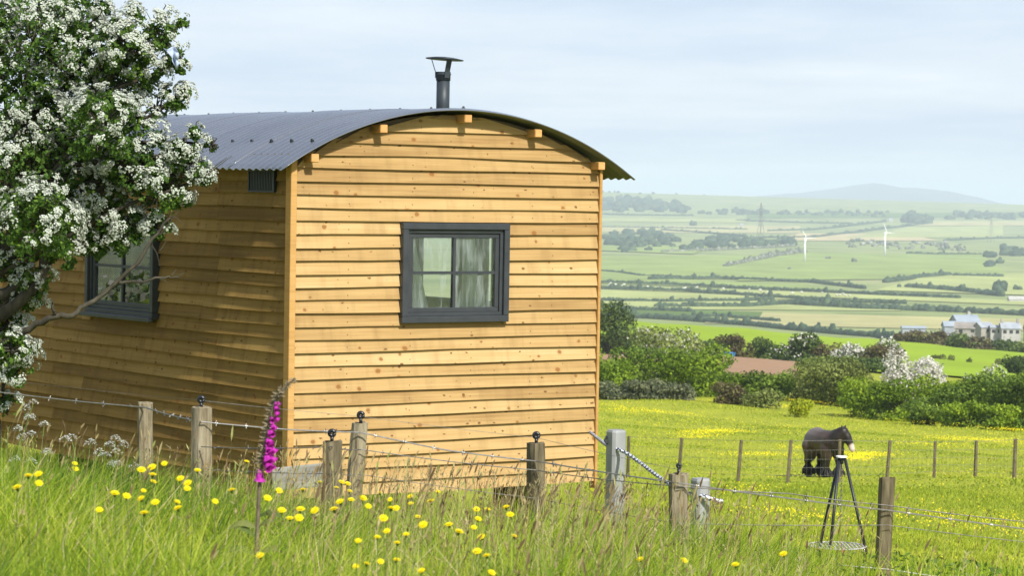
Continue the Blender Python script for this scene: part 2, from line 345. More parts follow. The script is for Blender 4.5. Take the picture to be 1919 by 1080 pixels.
for k, (mi, cs) in enumerate(FIELDS):
    sheet('field', Hp(*cs), FG[mi], 16, 6, up=.35+.05*k)

# ------------------------------------------------------------------ the hut
HUT_Z = -2.52
hut = empty('shepherds_hut', (-1.62, 20.0, HUT_Z), math.atan2(.578, .816), label='honey-coloured timber hut with curved corrugated metal roof and black flue', cat='hut')
Z = lambda z: z-HUT_Z             # eye-relative height -> hut height
WD, LN = 2.795, 4.95
AR, ACZ, ACS = 2.92, .602-2.92, 1.415
arc = lambda s, r=AR: ACZ+math.sqrt(max(r*r-(s-ACS)**2, 0))
PITCHB = .0977
Z0 = .140-PITCHB*25
def board(s0, s1, z, mtl, h=.125, side=False, arc_clip=False, parent=None):
    """one feather-edged board; local x runs along it, outward is -y"""
    Lg = s1-s0; n = max(2, min(6, int(Lg/.45)+1)); v = []
    ph = random.uniform(0, 6); am = random.uniform(.0015, .0050)
    for i in range(n+1):
        x = Lg*i/n; wob = am*math.sin(ph+x*2.3)+random.uniform(-.0018, .0018)
        x0 = x1 = x; hh = h
        if arc_clip:
            lim = lambda zz: math.sqrt(max((AR-.035)**2-(zz-ACZ)**2, 0))
            lo0, lo1 = max(s0, ACS-lim(z)), max(s0, ACS-lim(z+h)); hi0, hi1 = min(s1, ACS+lim(z)), min(s1, ACS+lim(z+h))
            x0 = lo0+(hi0-lo0)*i/n-s0; x1 = lo1+(hi1-lo1)*i/n-s0
        v += [(x0, -.038+wob*.9, wob), (x0, -.0145, wob), (x1, 0, hh), (x1, -.008, hh)]
    f = []
    for i in range(n):
        a, b = 4*i, 4*i+4
        f += [(a, b, b+3, a+3), (a+1, a+2, b+2, b+1), (a, a+1, b+1, b), (a+3, b+3, b+2, a+2)]
    f += [(0, 3, 2, 1), (4*n, 4*n+1, 4*n+2, 4*n+3)]
    m = MB(); m.add(v, f)
    if side: return m.build('board', mtl, hut, loc=(0, s1, Z(z)), rot=(0, 0, -math.pi/2))
    return m.build('board', mtl, hut, loc=(s0, 0, Z(z)))
GW = (.925, 1.909, -1.017, -.257)       # gable window s0,s1,z0,z1
LW = (2.02, 3.22, -1.075, -.27)         # side window  t0,t1,z0,z1
def cladding():
    k = 0; z = Z0
    while z < .56:
        jz = random.uniform(-.004, .004)
        lim = (AR-.05)**2-(z+.012-ACZ)**2
        lo, hi = .008, WD-.006
        top = z+.125 > arc(0)-.04
        if top:
            hw = math.sqrt(max(lim, 0)); lo, hi = max(lo, ACS-hw), min(hi, ACS+hw)
        h = .125
        if top and z+.125 > .602-.04: h = .602-.04-z
        if hi-lo > .3 and h > .03:
            zz = z+jz
            if zz+.125 > GW[2]+.045 and zz < GW[3]-.045:
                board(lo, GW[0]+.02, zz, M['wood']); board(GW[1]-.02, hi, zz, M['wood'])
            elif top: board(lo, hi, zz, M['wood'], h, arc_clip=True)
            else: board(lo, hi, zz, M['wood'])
        z += PITCHB; k += 1
    z = Z0; k = 0
    while z < .20:
        zz = z+random.uniform(-.004, .004); h = .125 if z < .12 else .10
        js = [1.06 if k % 2 else 1.06+random.choice([0, .22, 0])]; js += [random.choice([3.35, 3.9, 4.2])]
        js = [j+random.uniform(-.01, .01) for j in js]
        cuts = [.033]+js+[LN-.03]
        segs = list(zip(cuts[:-1], cuts[1:])); out = []
        for a, b in segs:
            if zz+.125 > LW[2]+.045 and zz < LW[3]-.045:
                if b <= LW[0]+.02 or a >= LW[1]-.02: out.append((a, b)); continue
                if a < LW[0]: out.append((a, LW[0]+.02))
                if b > LW[1]: out.append((LW[1]-.02, b))
            else: out.append((a, b))
        for a, b in out:
            if b-a > .05: board(a+.001, b-.001, zz+random.uniform(-.002, .002), M['wood_side_shaded'], h, side=True)
        z += PITCHB; k += 1
cladding()
def trim(name, a, b, m=M['wood_trim'], parent=None): return bevel(MB().box(a, b).build(name, m, parent or hut), .004)
trim('corner_post', (-.046, -.050, Z(-2.36)), (.006, .030, Z(.20)))
trim('corner_post', (WD-.004, -.048, Z(-2.36)), (WD+.022, .030, Z(.19)))
trim('corner_post', (-.040, LN-.028, Z(-2.36)), (.03, LN+.04, Z(.19)))
# lining with real openings
def wall_open(name, axis, span, z0, z1, holes, y0, y1, m):
    mb = MB(); cur = span[0]
    bx = (lambda a, b, c, d: mb.box((a, y0, c), (b, y1, d))) if axis == 's' else (lambda a, b, c, d: mb.box((y0, a, c), (y1, b, d)))
    for (h0, h1, hz0, hz1) in sorted(holes):
        bx(cur, h0, z0, z1); bx(h0, h1, z0, hz0); bx(h0, h1, hz1, z1); cur = h1
    bx(cur, span[1], z0, z1); return mb.build(name, m, hut)
hz = lambda w, i=.05: (w[0]+i, w[1]-i, Z(w[2]+i), Z(w[3]-i))
wall_open('gable_lining', 's', (.01, WD-.01), Z(-2.3), Z(.2), [hz(GW)], .002, .05, M['lining'])
wall_open('side_lining', 't', (.055, LN-.06), Z(-2.3), Z(.17), [hz(LW)], .002, .05, M['lining'])
RW1, RW2 = (1.9, 2.6, -1.02, -.26), (.85, 1.6, -1.02, -.26)
wall_open('far_side_wall', 't', (.055, LN-.06), Z(-2.3), Z(.17), [hz(RW1), hz(RW2)], WD-.05, WD-.002, M['lining'])
MB().box((.01, LN-.055, Z(-2.3)), (WD-.01, LN, Z(.2))).build('end_wall', M['wood_side_shaded'], hut)
MB().box((.06, .06, Z(-2.29)), (WD-.06, LN-.06, Z(-2.2))).build('floor', M['lining'], hut)
for (x, y) in ((.25,.6), (WD-.4,.6), (.25,LN-.8), (WD-.4,LN-.8)):
    g = G(*(hut.matrix_basis @ Vector((x, y, 0))).xy)
    MB().box((x, y-.2, g-HUT_Z-.06), (x+.18, y+.2, Z(-2.29))).build('support_block', M['post_dark'], hut)
def gable_fill():          # sheathing behind the top boards, following the arc
    n = 24; lo, hi = .01, WD-.01; v = []
    for i in range(n+1):
        s = lo+(hi-lo)*i/n
        for y in (.002, .05): v += [(s, y, Z(.2005)), (s, y, Z(arc(s, AR-.035)))]
    f = []
    for i in range(n):
        a, b = 4*i, 4*i+4; f += [(a, b, b+1, a+1), (a+2, a+3, b+3, b+2), (a+1, b+1, b+3, a+3)]
    MB().add(v, f).build('gable_sheathing', M['lining'], hut)
gable_fill()
# windows
def window(axis, w, name_label, proud, pane_mat, muntins=True):
    """casing, sash, glazing bars, panes, all under one window part; local: x along, -y outward"""
    root = empty('window', (0,0,0)); root.parent = hut
    if name_label: root['label'] = name_label
    L = w[1]-w[0]; H = w[3]-w[2]
    if axis == 's': root.location = (w[0], 0, Z(w[2]))
    else: root.location = (0, w[1], Z(w[2])); root.rotation_euler = (0, 0, -math.pi/2)
    def ring(name, i, t, y0, y1, m, bv=.003):
        mb = MB(); a, b = i, i+t
        mb.box((a, y0, a), (L-a, y1, b)); mb.box((a, y0, H-b), (L-a, y1, H-a))
        mb.box((a, y0, b), (b, y1, H-b)); mb.box((L-b, y0, b), (L-a, y1, H-b))
        return bevel(mb.build(name, m, root), bv)
    ring('casing', 0, .05, -proud, .0, M['darkgrey'], .004)
    ring('frame', .0501, .028, -proud+.022, .04, M['darkgrey'])
    ring('sash', .0782, .036, -proud+.036, .02, M['darkgrey'])
    g0 = .1143; yg = -proud+.052
    MB().box((L/2-.012, yg-.014, g0), (L/2+.012, yg+.016, H-g0)).build('glazing_bar', M['darkgrey'], root)
    for (a, b) in ((g0, L/2-.0122), (L/2+.0122, L-g0)):
        MB().box((a, yg-.012, H/2-.011), (b, yg+.014, H/2+.011)).build('glazing_bar', M['darkgrey'], root)
    for (a, b) in ((g0, L/2-.0122), (L/2+.0122, L-g0)):
        for (c, d) in ((g0, H/2-.0112), (H/2+.0112, H-g0)):
            MB().box((a, yg, c), (b, yg+.004, d)).build('pane', pane_mat, root)
    return root
w1 = window('s', GW, 'dark grey four-pane window in the sunny gable', .075, M['glass'])
w2 = window('t', LW, 'dark grey four-pane window in the shaded side wall', .085, M['glass_clear'])
bevel(MB().box((-.02, -.125, -.022), (LW[1]-LW[0]+.02, -.086, .012)).build('sill', M['darkgrey'], w2), .004)
for rw in (RW1, RW2):
    mb = MB(); a, b, c, d = hz(rw)
    mb.box((WD-.03, a, c), (WD+.02, a+.04, d)); mb.box((WD-.03, b-.04, c), (WD+.02, b, d)); mb.box((WD-.03, a+.04, c), (WD+.02, b-.04, c+.04)); mb.box((WD-.03, a+.04, d-.04), (WD+.02, b-.04, d))
    mb.build('far_window_frame', M['darkgrey'], hut)
# vent grille
vent = empty('vent_grille', (0, .572, Z(-.045))); vent.parent = hut; vent.rotation_euler = (0, 0, -math.pi/2); vent['label'] = 'small black louvred vent under the eave'
mb = MB(); mb.box((0,-.055,0), (.385,-.03,.014)); mb.box((0,-.055,.156), (.385,-.03,.17)); mb.box((0,-.055,.0141), (.014,-.03,.1559)); mb.box((.371,-.055,.0141), (.385,-.03,.1559)); mb.box((.0142,-.034,.0142), (.3708,-.029,.1558))
mb.build('vent_frame', M['black'], vent)
for i in range(15):
    x = .024+i*.0235; MB().box((x, -.050, .0145), (x+.010, -.0345, .1555)).build('slat', M['darkgrey'], vent)
# purlins
PUR = [.107, .70, 1.46, 2.12, 2.74]
for s in PUR:
    zt = min(arc(s-.04), arc(s+.04))-.028; a = .033
    th = -math.asin((s-ACS)/AR)
    o = bevel(MB().box((-a, -.130, -.062), (a, LN+.15, 0)).build('purlin', M['wood_trim'], hut, loc=(s, 0, Z(zt)), rot=(0, 0, 0)), .003)
    MB().box((-a+.004, -.1335, -.058), (a-.004, -.1302, -.004)).build('purlin_end', M['wood_end'], o)
# roof sheets
roof = empty('roof', (0, 0, Z(.118))); roof.parent = hut; roof['label'] = 'grey corrugated metal barrel roof'
WAVE = .099
A0, A1 = math.asin((-.195-ACS)/AR), math.asin((WD+.255-ACS)/AR)
def roof_sheet(t0, t1, lift):
    na, pw = 44, 8; nt_ = int(round((t1-t0)/WAVE*pw)); v = []
    for j in range(nt_+1):
        t = t0+(t1-t0)*j/nt_; w = .0090*math.cos(2*math.pi*t/WAVE)
        for i in range(na+1):
            a = A0+(A1-A0)*i/na; r = AR+w+lift
            v.append((ACS+r*math.sin(a), t, ACZ+r*math.cos(a)-.118))
    i, j = np.meshgrid(np.arange(na), np.arange(nt_), indexing='ij'); q = na+1
    f = np.stack([j*q+i, j*q+i+1, (j+1)*q+i+1, (j+1)*q+i], -1).reshape(-1, 4)
    o = link('roof_sheet', npmesh('roof_sheet', v, [f], smooth=True), M['roof'], roof)
    o.data.materials.append(M['tin_dull'])
    m = o.modifiers.new('thickness', 'SOLIDIFY'); m.thickness = .005; m.offset = 1; m.material_offset = 1; m.material_offset_rim = 0
    return o
edges = [-.165, .675, 1.57, 2.46, 3.35, 4.24, 5.15]
for k in range(6): roof_sheet(edges[k]-(.07 if k else 0), edges[k+1], .004 if k % 2 == 0 else .0105)
boltme = MB().tube([(0,0,-.004),(0,0,.004),(0,0,.0041),(0,0,.016)], [.015,.015,.010,.008], 8).mesh('bolt')
for s in (PUR[0]+.06, 1.50):
    a = math.asin((s-ACS)/AR); t = -.215+WAVE*1.5
    t = math.ceil(-.05/WAVE)*WAVE
    while t < 5.0:
        r = AR+.0090+.0135
        link('bolt', boltme, M['black'], roof, loc=(ACS+r*math.sin(a), t, ACZ+r*math.cos(a)-.118), rot=(0, a, 0)); t += WAVE*(3 if s < 1 else 4.5)
# flue
fs, ft = 1.98, 1.0
flue = empty('flue', (fs, ft, Z(arc(fs)))); flue.parent = hut; flue['label'] = 'black stove flue with wide rain cap'
fz = .946-arc(fs)
MB().tube([(0,0,-.05),(0,0,fz-.07)], .054, 20).build('pipe', M['flue'], flue, True)
MB().tube([(0,0,fz-.07),(0,0,fz-.025),(0,0,fz-.0249),(0,0,fz-.015),(0,0,fz-.0149),(0,0,fz)], [.059,.059,.063,.063,.060,.060], 20).build('clamp_collar', M['flue'], flue, True)
MB().tube([(.0,0,.0),(0,0,.02),(0,0,.05)], [.13,.09,.058], 20).build('flashing', M['roof'], flue, True)
for k in range(3):
    a = math.radians((265, 140, 25)[k]); c, s_ = math.cos(a), math.sin(a); m = MB()
    w = Vector((-s_, c, 0))*.022; p0 = Vector((c*.061, s_*.061, fz-.05)); p1 = Vector((c*.062, s_*.062, fz)); p2 = Vector((c*.095, s_*.095, fz+.102)); q = Vector((c, s_, 0))*.003
    vs = []
    for p in (p0, p1, p2): vs += [p-w, p+w, p+w+q, p-w+q]
    f = [(0,3,2,1),(8,9,10,11)]
    for i in (0, 4): f += [(i,i+1,i+5,i+4),(i+1,i+2,i+6,i+5),(i+2,i+3,i+7,i+6),(i+3,i,i+4,i+7)]
    m.add(vs, f).build('strap', M['flue'], flue)
cap = MB().tube([(0,0,.0),(0,0,.006),(0,0,.018),(0,0,.024)], [.152,.155,.085,.01], 28).build('rain_cap', M['flue'], flue, True, loc=(.01,0,fz+.098), rot=(math.radians(1), math.radians(3.2), 0))
# curtains
def curtain(s0, s1, taper, label):
    nx, nz = 30, 14; v = []; zt, zb = Z(-.30), Z(-1.0); th = .002
    for k in (0, 1):
        for j in range(nz+1):
            for i in range(nx+1):
                u, w = i/nx, j/nz; x = s0+(s1-s0)*u*(1+taper*w)
                v.append((x, .115+.018*math.sin(u*22+w*1.2)+k*th, zt+(zb-zt)*w))
    q = nx+1; B = q*(nz+1); f = []
    for j in range(nz):
        for i in range(nx):
            a = j*q+i; f += [(a, a+1, a+q+1, a+q), (B+a, B+a+q, B+a+q+1, B+a+1)]
    o = MB().add(v, f).build('curtain', M['curtain'], None, True); o.matrix_basis = Matrix.Translation(hut.location) @ Matrix.Rotation(hut.rotation_euler.z, 4, 'Z')
    return tag(o, label, 'curtain', 'curtains inside the hut window')
curtain(1.0, 1.13, 1.2, 'white curtain drawn back at the left edge of the gable window')
curtain(1.60, 1.70, .6, 'pale curtain behind the right panes of the gable window')

# ------------------------------------------------------------------ near fence
def lathe_post(r, h, lean=(0,0), n=11, seed=0, tip=0.02):
    rd = random.Random(seed); v = []; zs = [-.25, 0, h*.3, h*.6, h*.88, h-.006, h]
    off = [rd.uniform(.84, 1.10) for _ in range(n)]
    for z in zs:
        k = z/h
        for i in range(n):
            a = 2*math.pi*i/n; rr = r*off[i]*(1+rd.uniform(-.055, .055))*(1.03-.05*max(k, 0))*(.94 if z == h else 1)
            v.append((rr*math.cos(a)+lean[0]*z, rr*math.sin(a)+lean[1]*z, z+(rd.uniform(-tip, tip*.3) if z == h else 0)))
    f = [(i*n+k, i*n+(k+1) % n, (i+1)*n+(k+1) % n, (i+1)*n+k) for i in range(len(zs)-1) for k in range(n)]
    f += [tuple(range((len(zs)-1)*n, len(zs)*n))]
    return MB().add(v, f)
POSTS = [(-110,735,17.2,.048,'post',0), (272,755,16.0,.047,'post',0), (377,762,14.4,.052,'post',1), (622,826,13.6,.057,'post_dark',1), (676,791,14.6,.047,'post',1), (1005,829,14.8,.050,'post_dark',1), (1272,887,14.0,.052,'post',2), (1663,894,14.2,.046,'post_dark',0), (2050,925,14.4,.05,'post',0)]
fence = empty('wire_fence', at(900, 14.5), label='barbed wire fence on weathered round posts crossing the long grass', cat='fence')
FO = fence.location
ptop = {}
for k, (px, py, d, r, mm, ins) in enumerate(POSTS):
    top = P(px, py, d); g = G(top.x, top.y); h = top.z-g
    ln = {4: (.07, 0), 7: (.03, 0), 6: (-.01, 0), 1: (-.02, 0)}.get(k, (random.uniform(-.02, .02), 0))
    o = lathe_post(r, h, ln, seed=k).build('post', M[mm], fence, loc=Vector((top.x-ln[0]*h, top.y, g))-FO)
    ptop[k] = top
    if ins:
        rr = .017 if ins == 1 else .012
        iz = h+.03
        m = MB(); m.tube([(ln[0]*h, 0, h-.01), (ln[0]*h, 0, h+.02)], .009, 8)
        c = Vector((ln[0]*h, 0, iz)); ringp = [c+Vector((math.cos(a)*rr*.75, 0, math.sin(a)*rr*.75+.006)) for a in np.linspace(0, 2*math.pi, 13)]
        m.tube(ringp, .011 if ins == 1 else .007, 7)
        m.build('insulator', M['plastic'], o, True)
def wire(pts, r, m, name, barbs=.13, parent=fence, o0=None, sag=.0, n=8, fine=5):
    """a strand through 3D points with small sag, with barbs twisted on"""
    o0 = FO if o0 is None else o0
    mb = MB(); path = []
    for a, b in zip(pts[:-1], pts[1:]):
        L = (b-a).length; n = max(3, int(L/.22))
        for i in range(n):
            t = i/n; p = a.lerp(b, t); p = p-Vector((0, 0, sag*4*t*(1-t)*L)); path.append(p-o0)
    path.append(pts[-1]-o0); mb.tube(path, r, fine)
    if barbs:
        acc = 0
        for a, b in zip(path[:-1], path[1:]):
            acc += (b-a).length
            if acc > barbs:
                acc = 0; c = (a+b)/2; dr = (b-a).normalized()
                for _ in range(2):
                    v = Vector((random.uniform(-1, 1), random.uniform(-1, 1), random.uniform(-1, 1))); v = (v-dr*v.dot(dr)).normalized()*.017
                    mb.tube([c-v, c+v], r*.65, 3)
                mb.tube([c-dr*.008, c+dr*.008], r*1.4, 5)
    return mb.build(name, m, parent)
f_ = lambda px, py, d: P(px, py, d)
FR = .06
wire([f_(-110,722,17.1), f_(20,738,16.8), f_(272,764,15.93), f_(377,791,14.33), f_(545,806,14.45), f_(676,811,14.53), f_(840,845,14.6), f_(1005,865,14.73), f_(1272,906,13.93), f_(1480,935,14.0), f_(1663,957,14.13), f_(2050,1008,14.33)], .0040, M['wire'], 'barbed_wire', .14, sag=.004)
wire([f_(377,838,14.33), f_(622,838,13.53), f_(676,843,14.53), f_(1005,882,14.73), f_(1272,912,13.93), f_(1480,926,14.0), f_(1663,948,14.13), f_(2050,990,14.33)], .0028, M['wire_dark'], 'barbed_wire', .14, sag=.008)
wire([f_(377,880,14.33), f_(622,889,13.53), f_(676,890,14.53), f_(1005,935,14.73), f_(1272,982,13.93), f_(1663,985,14.13), f_(2050,1030,14.33)], .002, M['wire_dark'], 'barbed_wire', .14, sag=.005)
wire([f_(1272,1015,13.93), f_(1480,1050,14.0), f_(1663,1068,14.13), f_(2050,1120,14.33)], .0028, M['wire'], 'barbed_wire', .14, sag=.004)
wire([f_(377,751,14.4), f_(676,781,14.6), f_(1005,821,14.8), f_(1272,881,14.0)], .0014, M['wire'], 'electric_wire', 0, sag=.004, fine=4)
wire([f_(-110,700,17.2), f_(272,742,16.0), f_(377,751,14.4)], .0012, M['wire_dark'], 'electric_wire', 0, fine=4)
# grey weathered boards at the foot of the hut
pl = bevel(MB().box((0,0,0), (.36,.025,.15)).build('plank', noisy('silvered_board', [(.3,(.17,.165,.15)),(.7,(.33,.32,.29))], (2,8,30), 1, .9), None, loc=P(512,905,17.5)-Vector((0,0,.03)), rot=(0, math.radians(-5), .25)), .003)
tag(pl, 'silvery weathered plank propped at the hut corner behind the foxglove', 'plank')
pl.location.z = G(pl.location.x, pl.location.y)+.28
pk = MB().box((-.02,.03,-.35), (.03,.06,.11)).build('stake', M['post_dark'], pl)
pk2 = MB().box((.30,.03,-.35), (.35,.06,.11)).build('stake', M['post_dark'], pl)

# ------------------------------------------------------------------ grey rope posts
rp = empty('rope_handrail', at(1155, 18), label='two square grey posts joined by a black and white rope beside the hut', cat='handrail')
def sq_post(px, py, d, w, rz):
    top = P(px, py, d); g = G(top.x, top.y); h = top.z-g+.15; c = w*.16; r = w/2
    ringp = [(-r+c,-r),(r-c,-r),(r,-r+c),(r,r-c),(r-c,r),(-r+c,r),(-r,r-c),(-r,-r+c)]
    v = []
    for z, k in ((-.1,1),(h-.015,1),(h,.88)): v += [(x*k, y*k, z) for x, y in ringp]
    f = [(i*8+k, i*8+(k+1) % 8, i*8+8+(k+1) % 8, i*8+8+k) for i in range(2) for k in range(8)]+[tuple(range(16, 24))]
    MB().add(v, f).build('post', M['greypost'], rp, loc=Vector((top.x, top.y, g-.15))-rp.location, rot=(0,0,rz))
    return top
tA = sq_post(1155, 806, 18.0, .108, math.radians(30)); tB = sq_post(1313, 897, 16.5, .098, math.radians(30))
def rope():
    pts = [P(1106,811,20.6), P(1120,822,20.0), P(1140,838,18.12), P(1155,842,17.93), P(1172,848,17.9), P(1200,868,17.6), P(1228,890,17.2), P(1258,911,16.85), P(1290,926,16.55), P(1318,931,16.42), P(1334,936,16.42), P(1345,940,16.4), P(1356,941,16.4)]
    # smooth
    for _ in range(2):
        q = [pts[0]]
        for a, b in zip(pts[:-1], pts[1:]): q += [a.lerp(b, .25), a.lerp(b, .75)]
        pts = q+[pts[-1]]
    L = 0; dense = []
    for a, b in zip(pts[:-1], pts[1:]):
        n = max(1, int((b-a).length/.008))
        for i in range(n): dense.append(a.lerp(b, i/n))
    n = 8; V = []; T = []; r = .0120; F_ = []; m = len(dense); s = 0
    for i, p in enumerate(dense):
        d = (dense[min(i+1, m-1)]-dense[max(i-1, 0)]).normalized(); up = d.orthogonal().normalized() if i == 0 else (up-d*up.dot(d)).normalized(); w = d.cross(up)
        if i: s += (dense[i]-dense[i-1]).length
        for k in range(n):
            a = 2*math.pi*k/n; rr = r*(1+.10*math.sin(s*260+k*2)); rr *= 1.25 if i > m-16 else 1
            V.append(p-rp.location+(up*math.cos(a)+w*math.sin(a))*rr)
            c1 = math.sin(s*95+k*2*math.pi/n*2); c2 = math.sin(s*95-k*2*math.pi/n*2); T.append(.8 if (c1 > .3 or c2 > .5) else .1)
    for i in range(m-1):
        for k in range(n): F_.append((i*n+k, i*n+(k+1) % n, (i+1)*n+(k+1) % n, (i+1)*n+k))
    link('rope', npmesh('rope', [tuple(v) for v in V], [np.array(F_)], {'tint': T}, True), M['rope'], rp)
rope()
MB().tube([P(1137,818,18.0)-rp.location, P(1133,826,17.98)-rp.location, P(1138,833,17.96)-rp.location], .008, 6).build('hook', M['black'], rp)

# ------------------------------------------------------------------ campfire tripod and grate
TD = 27.0
tb = at(1583, TD)
tri = empty('tripod', tb, label='black metal campfire tripod with a hanging chain in the field', cat='tripod')
ttop = P(1577, 855, TD)-tb
def tube_part(name, pts, r, m, parent, n=8, **k): return MB().tube(pts, r, n).build(name, m, parent, True, **k)
tzr = ttop.z
for (dx, dy) in ((-.24,.05), (-.15,-.26), (.27,-.2)):
    gz = G(tb.x+dx, tb.y+dy)-tb.z
    tube_part('leg', [(ttop.x+(.032 if dx > 0 else -.022), 0, tzr-.017), (dx, dy, gz-.02)], .0155, M['black'], tri)
MB().tube([(ttop.x,0,tzr-.016),(ttop.x,0,tzr-.002)], .055, 18).build('top_plate', M['white'], tri)
tube_part('collar', [(ttop.x,0,tzr-.08),(ttop.x,0,tzr-.0165)], .022, M['black'], tri)
ch = MB(); zc = tzr-.1; i = 0
while zc > .42*tzr:
    c = Vector((ttop.x+.005, -.01, zc)); ax = Vector((1,0,0)) if i % 2 else Vector((0,1,0))
    ch.tube([c+ax*(.008*math.cos(a))+Vector((0,0,.018*math.sin(a))) for a in np.linspace(0, 2*math.pi, 9)], .003, 4, False); zc -= .028; i += 1
ch.build('chain', M['wire'], tri, True)
tube_part('hook', [(ttop.x, -.01, zc+.02), (ttop.x-.07, -.01, zc-.16), (ttop.x-.12, -.01, zc-.3)], .006, M['wire'], tri)
gp = at(1575, TD-.2, .16)
gr = empty('cooking_grate', gp, label='pale round wire cooking grate lying under the tripod', cat='grate')
GRT = noisy('bright_steel', [(.3,(.36,.36,.34)),(.7,(.52,.52,.50))], (1,1,1), 20, .5)
R = .29; gm = MB().tube([(R*math.cos(a), R*math.sin(a), .02) for a in np.linspace(0, 2*math.pi, 33)], .008, 6, False).build('rim', GRT, gr, True)
for k in range(-7, 8):
    y = k*.037; h_ = math.sqrt(R*R-y*y)-.004; MB().tube([(y, -h_, .02), (y, h_, .02)], .0085, 5).build('bar', GRT, gr)
for k in range(5):
    a = k*2*math.pi/5; tube_part('foot', [(.27*math.cos(a), .27*math.sin(a), .012), (.27*math.cos(a), .27*math.sin(a), G(gp.x+.27*math.cos(a), gp.y+.27*math.sin(a))-gp.z-.03)], .008, M['wire'], gr)

# ------------------------------------------------------------------ field fence behind the tripod
FD = [(1090,86.5),(1180,84.0),(1275,82.0),(1387,79.5),(1480,79.0),(1576,79.5),(1666,80.0),(1755,81.5),(1832,83.5),(1905,85.5),(1985,88)]
FT = [818,818,821,825,825,824,826,827,826,823,822]
ff = empty('field_fence', at(1480,79), label='wire netting fence on thin wooden posts in front of the horse', cat='fence')
tops = []
for k, ((px, d), ty) in enumerate(zip(FD, FT)):
    b = at(px, d); top = P(px, ty, d); h = max(top.z-b.z, 1.0)
    lean = .06*(1 if k in (2,3,4,6) else .2)
    o = lathe_post(.052 if k != 9 else .075, h, (lean, 0), 7, 50+k).build('post', M['post_dark'], ff, loc=b-ff.location); tops.append((b, h, lean))
for zf in (.98, .76, .55, .36, .18):
    mb = MB(); mb.tube([(b+Vector((lean*h*zf, -.06, h*zf)))-ff.location for b, h, lean in tops], .0065 if zf > .9 else .0045, 4)
    mb.build('wire', M['wire'], ff)
for (b0,h0,l0), (b1,h1,l1) in zip(tops[:-1], tops[1:]):
    mb = MB()
    for i in range(1, 11):
        t = i/11; b = b0.lerp(b1, t); h = h0+(h1-h0)*t; b.z = b.z
        mb.tube([b+Vector((0,-.06,.18*h))-ff.location, b+Vector((0,-.06,.76*h))-ff.location], .0032, 3)
    mb.build('wire_netting', M['wire'], ff)

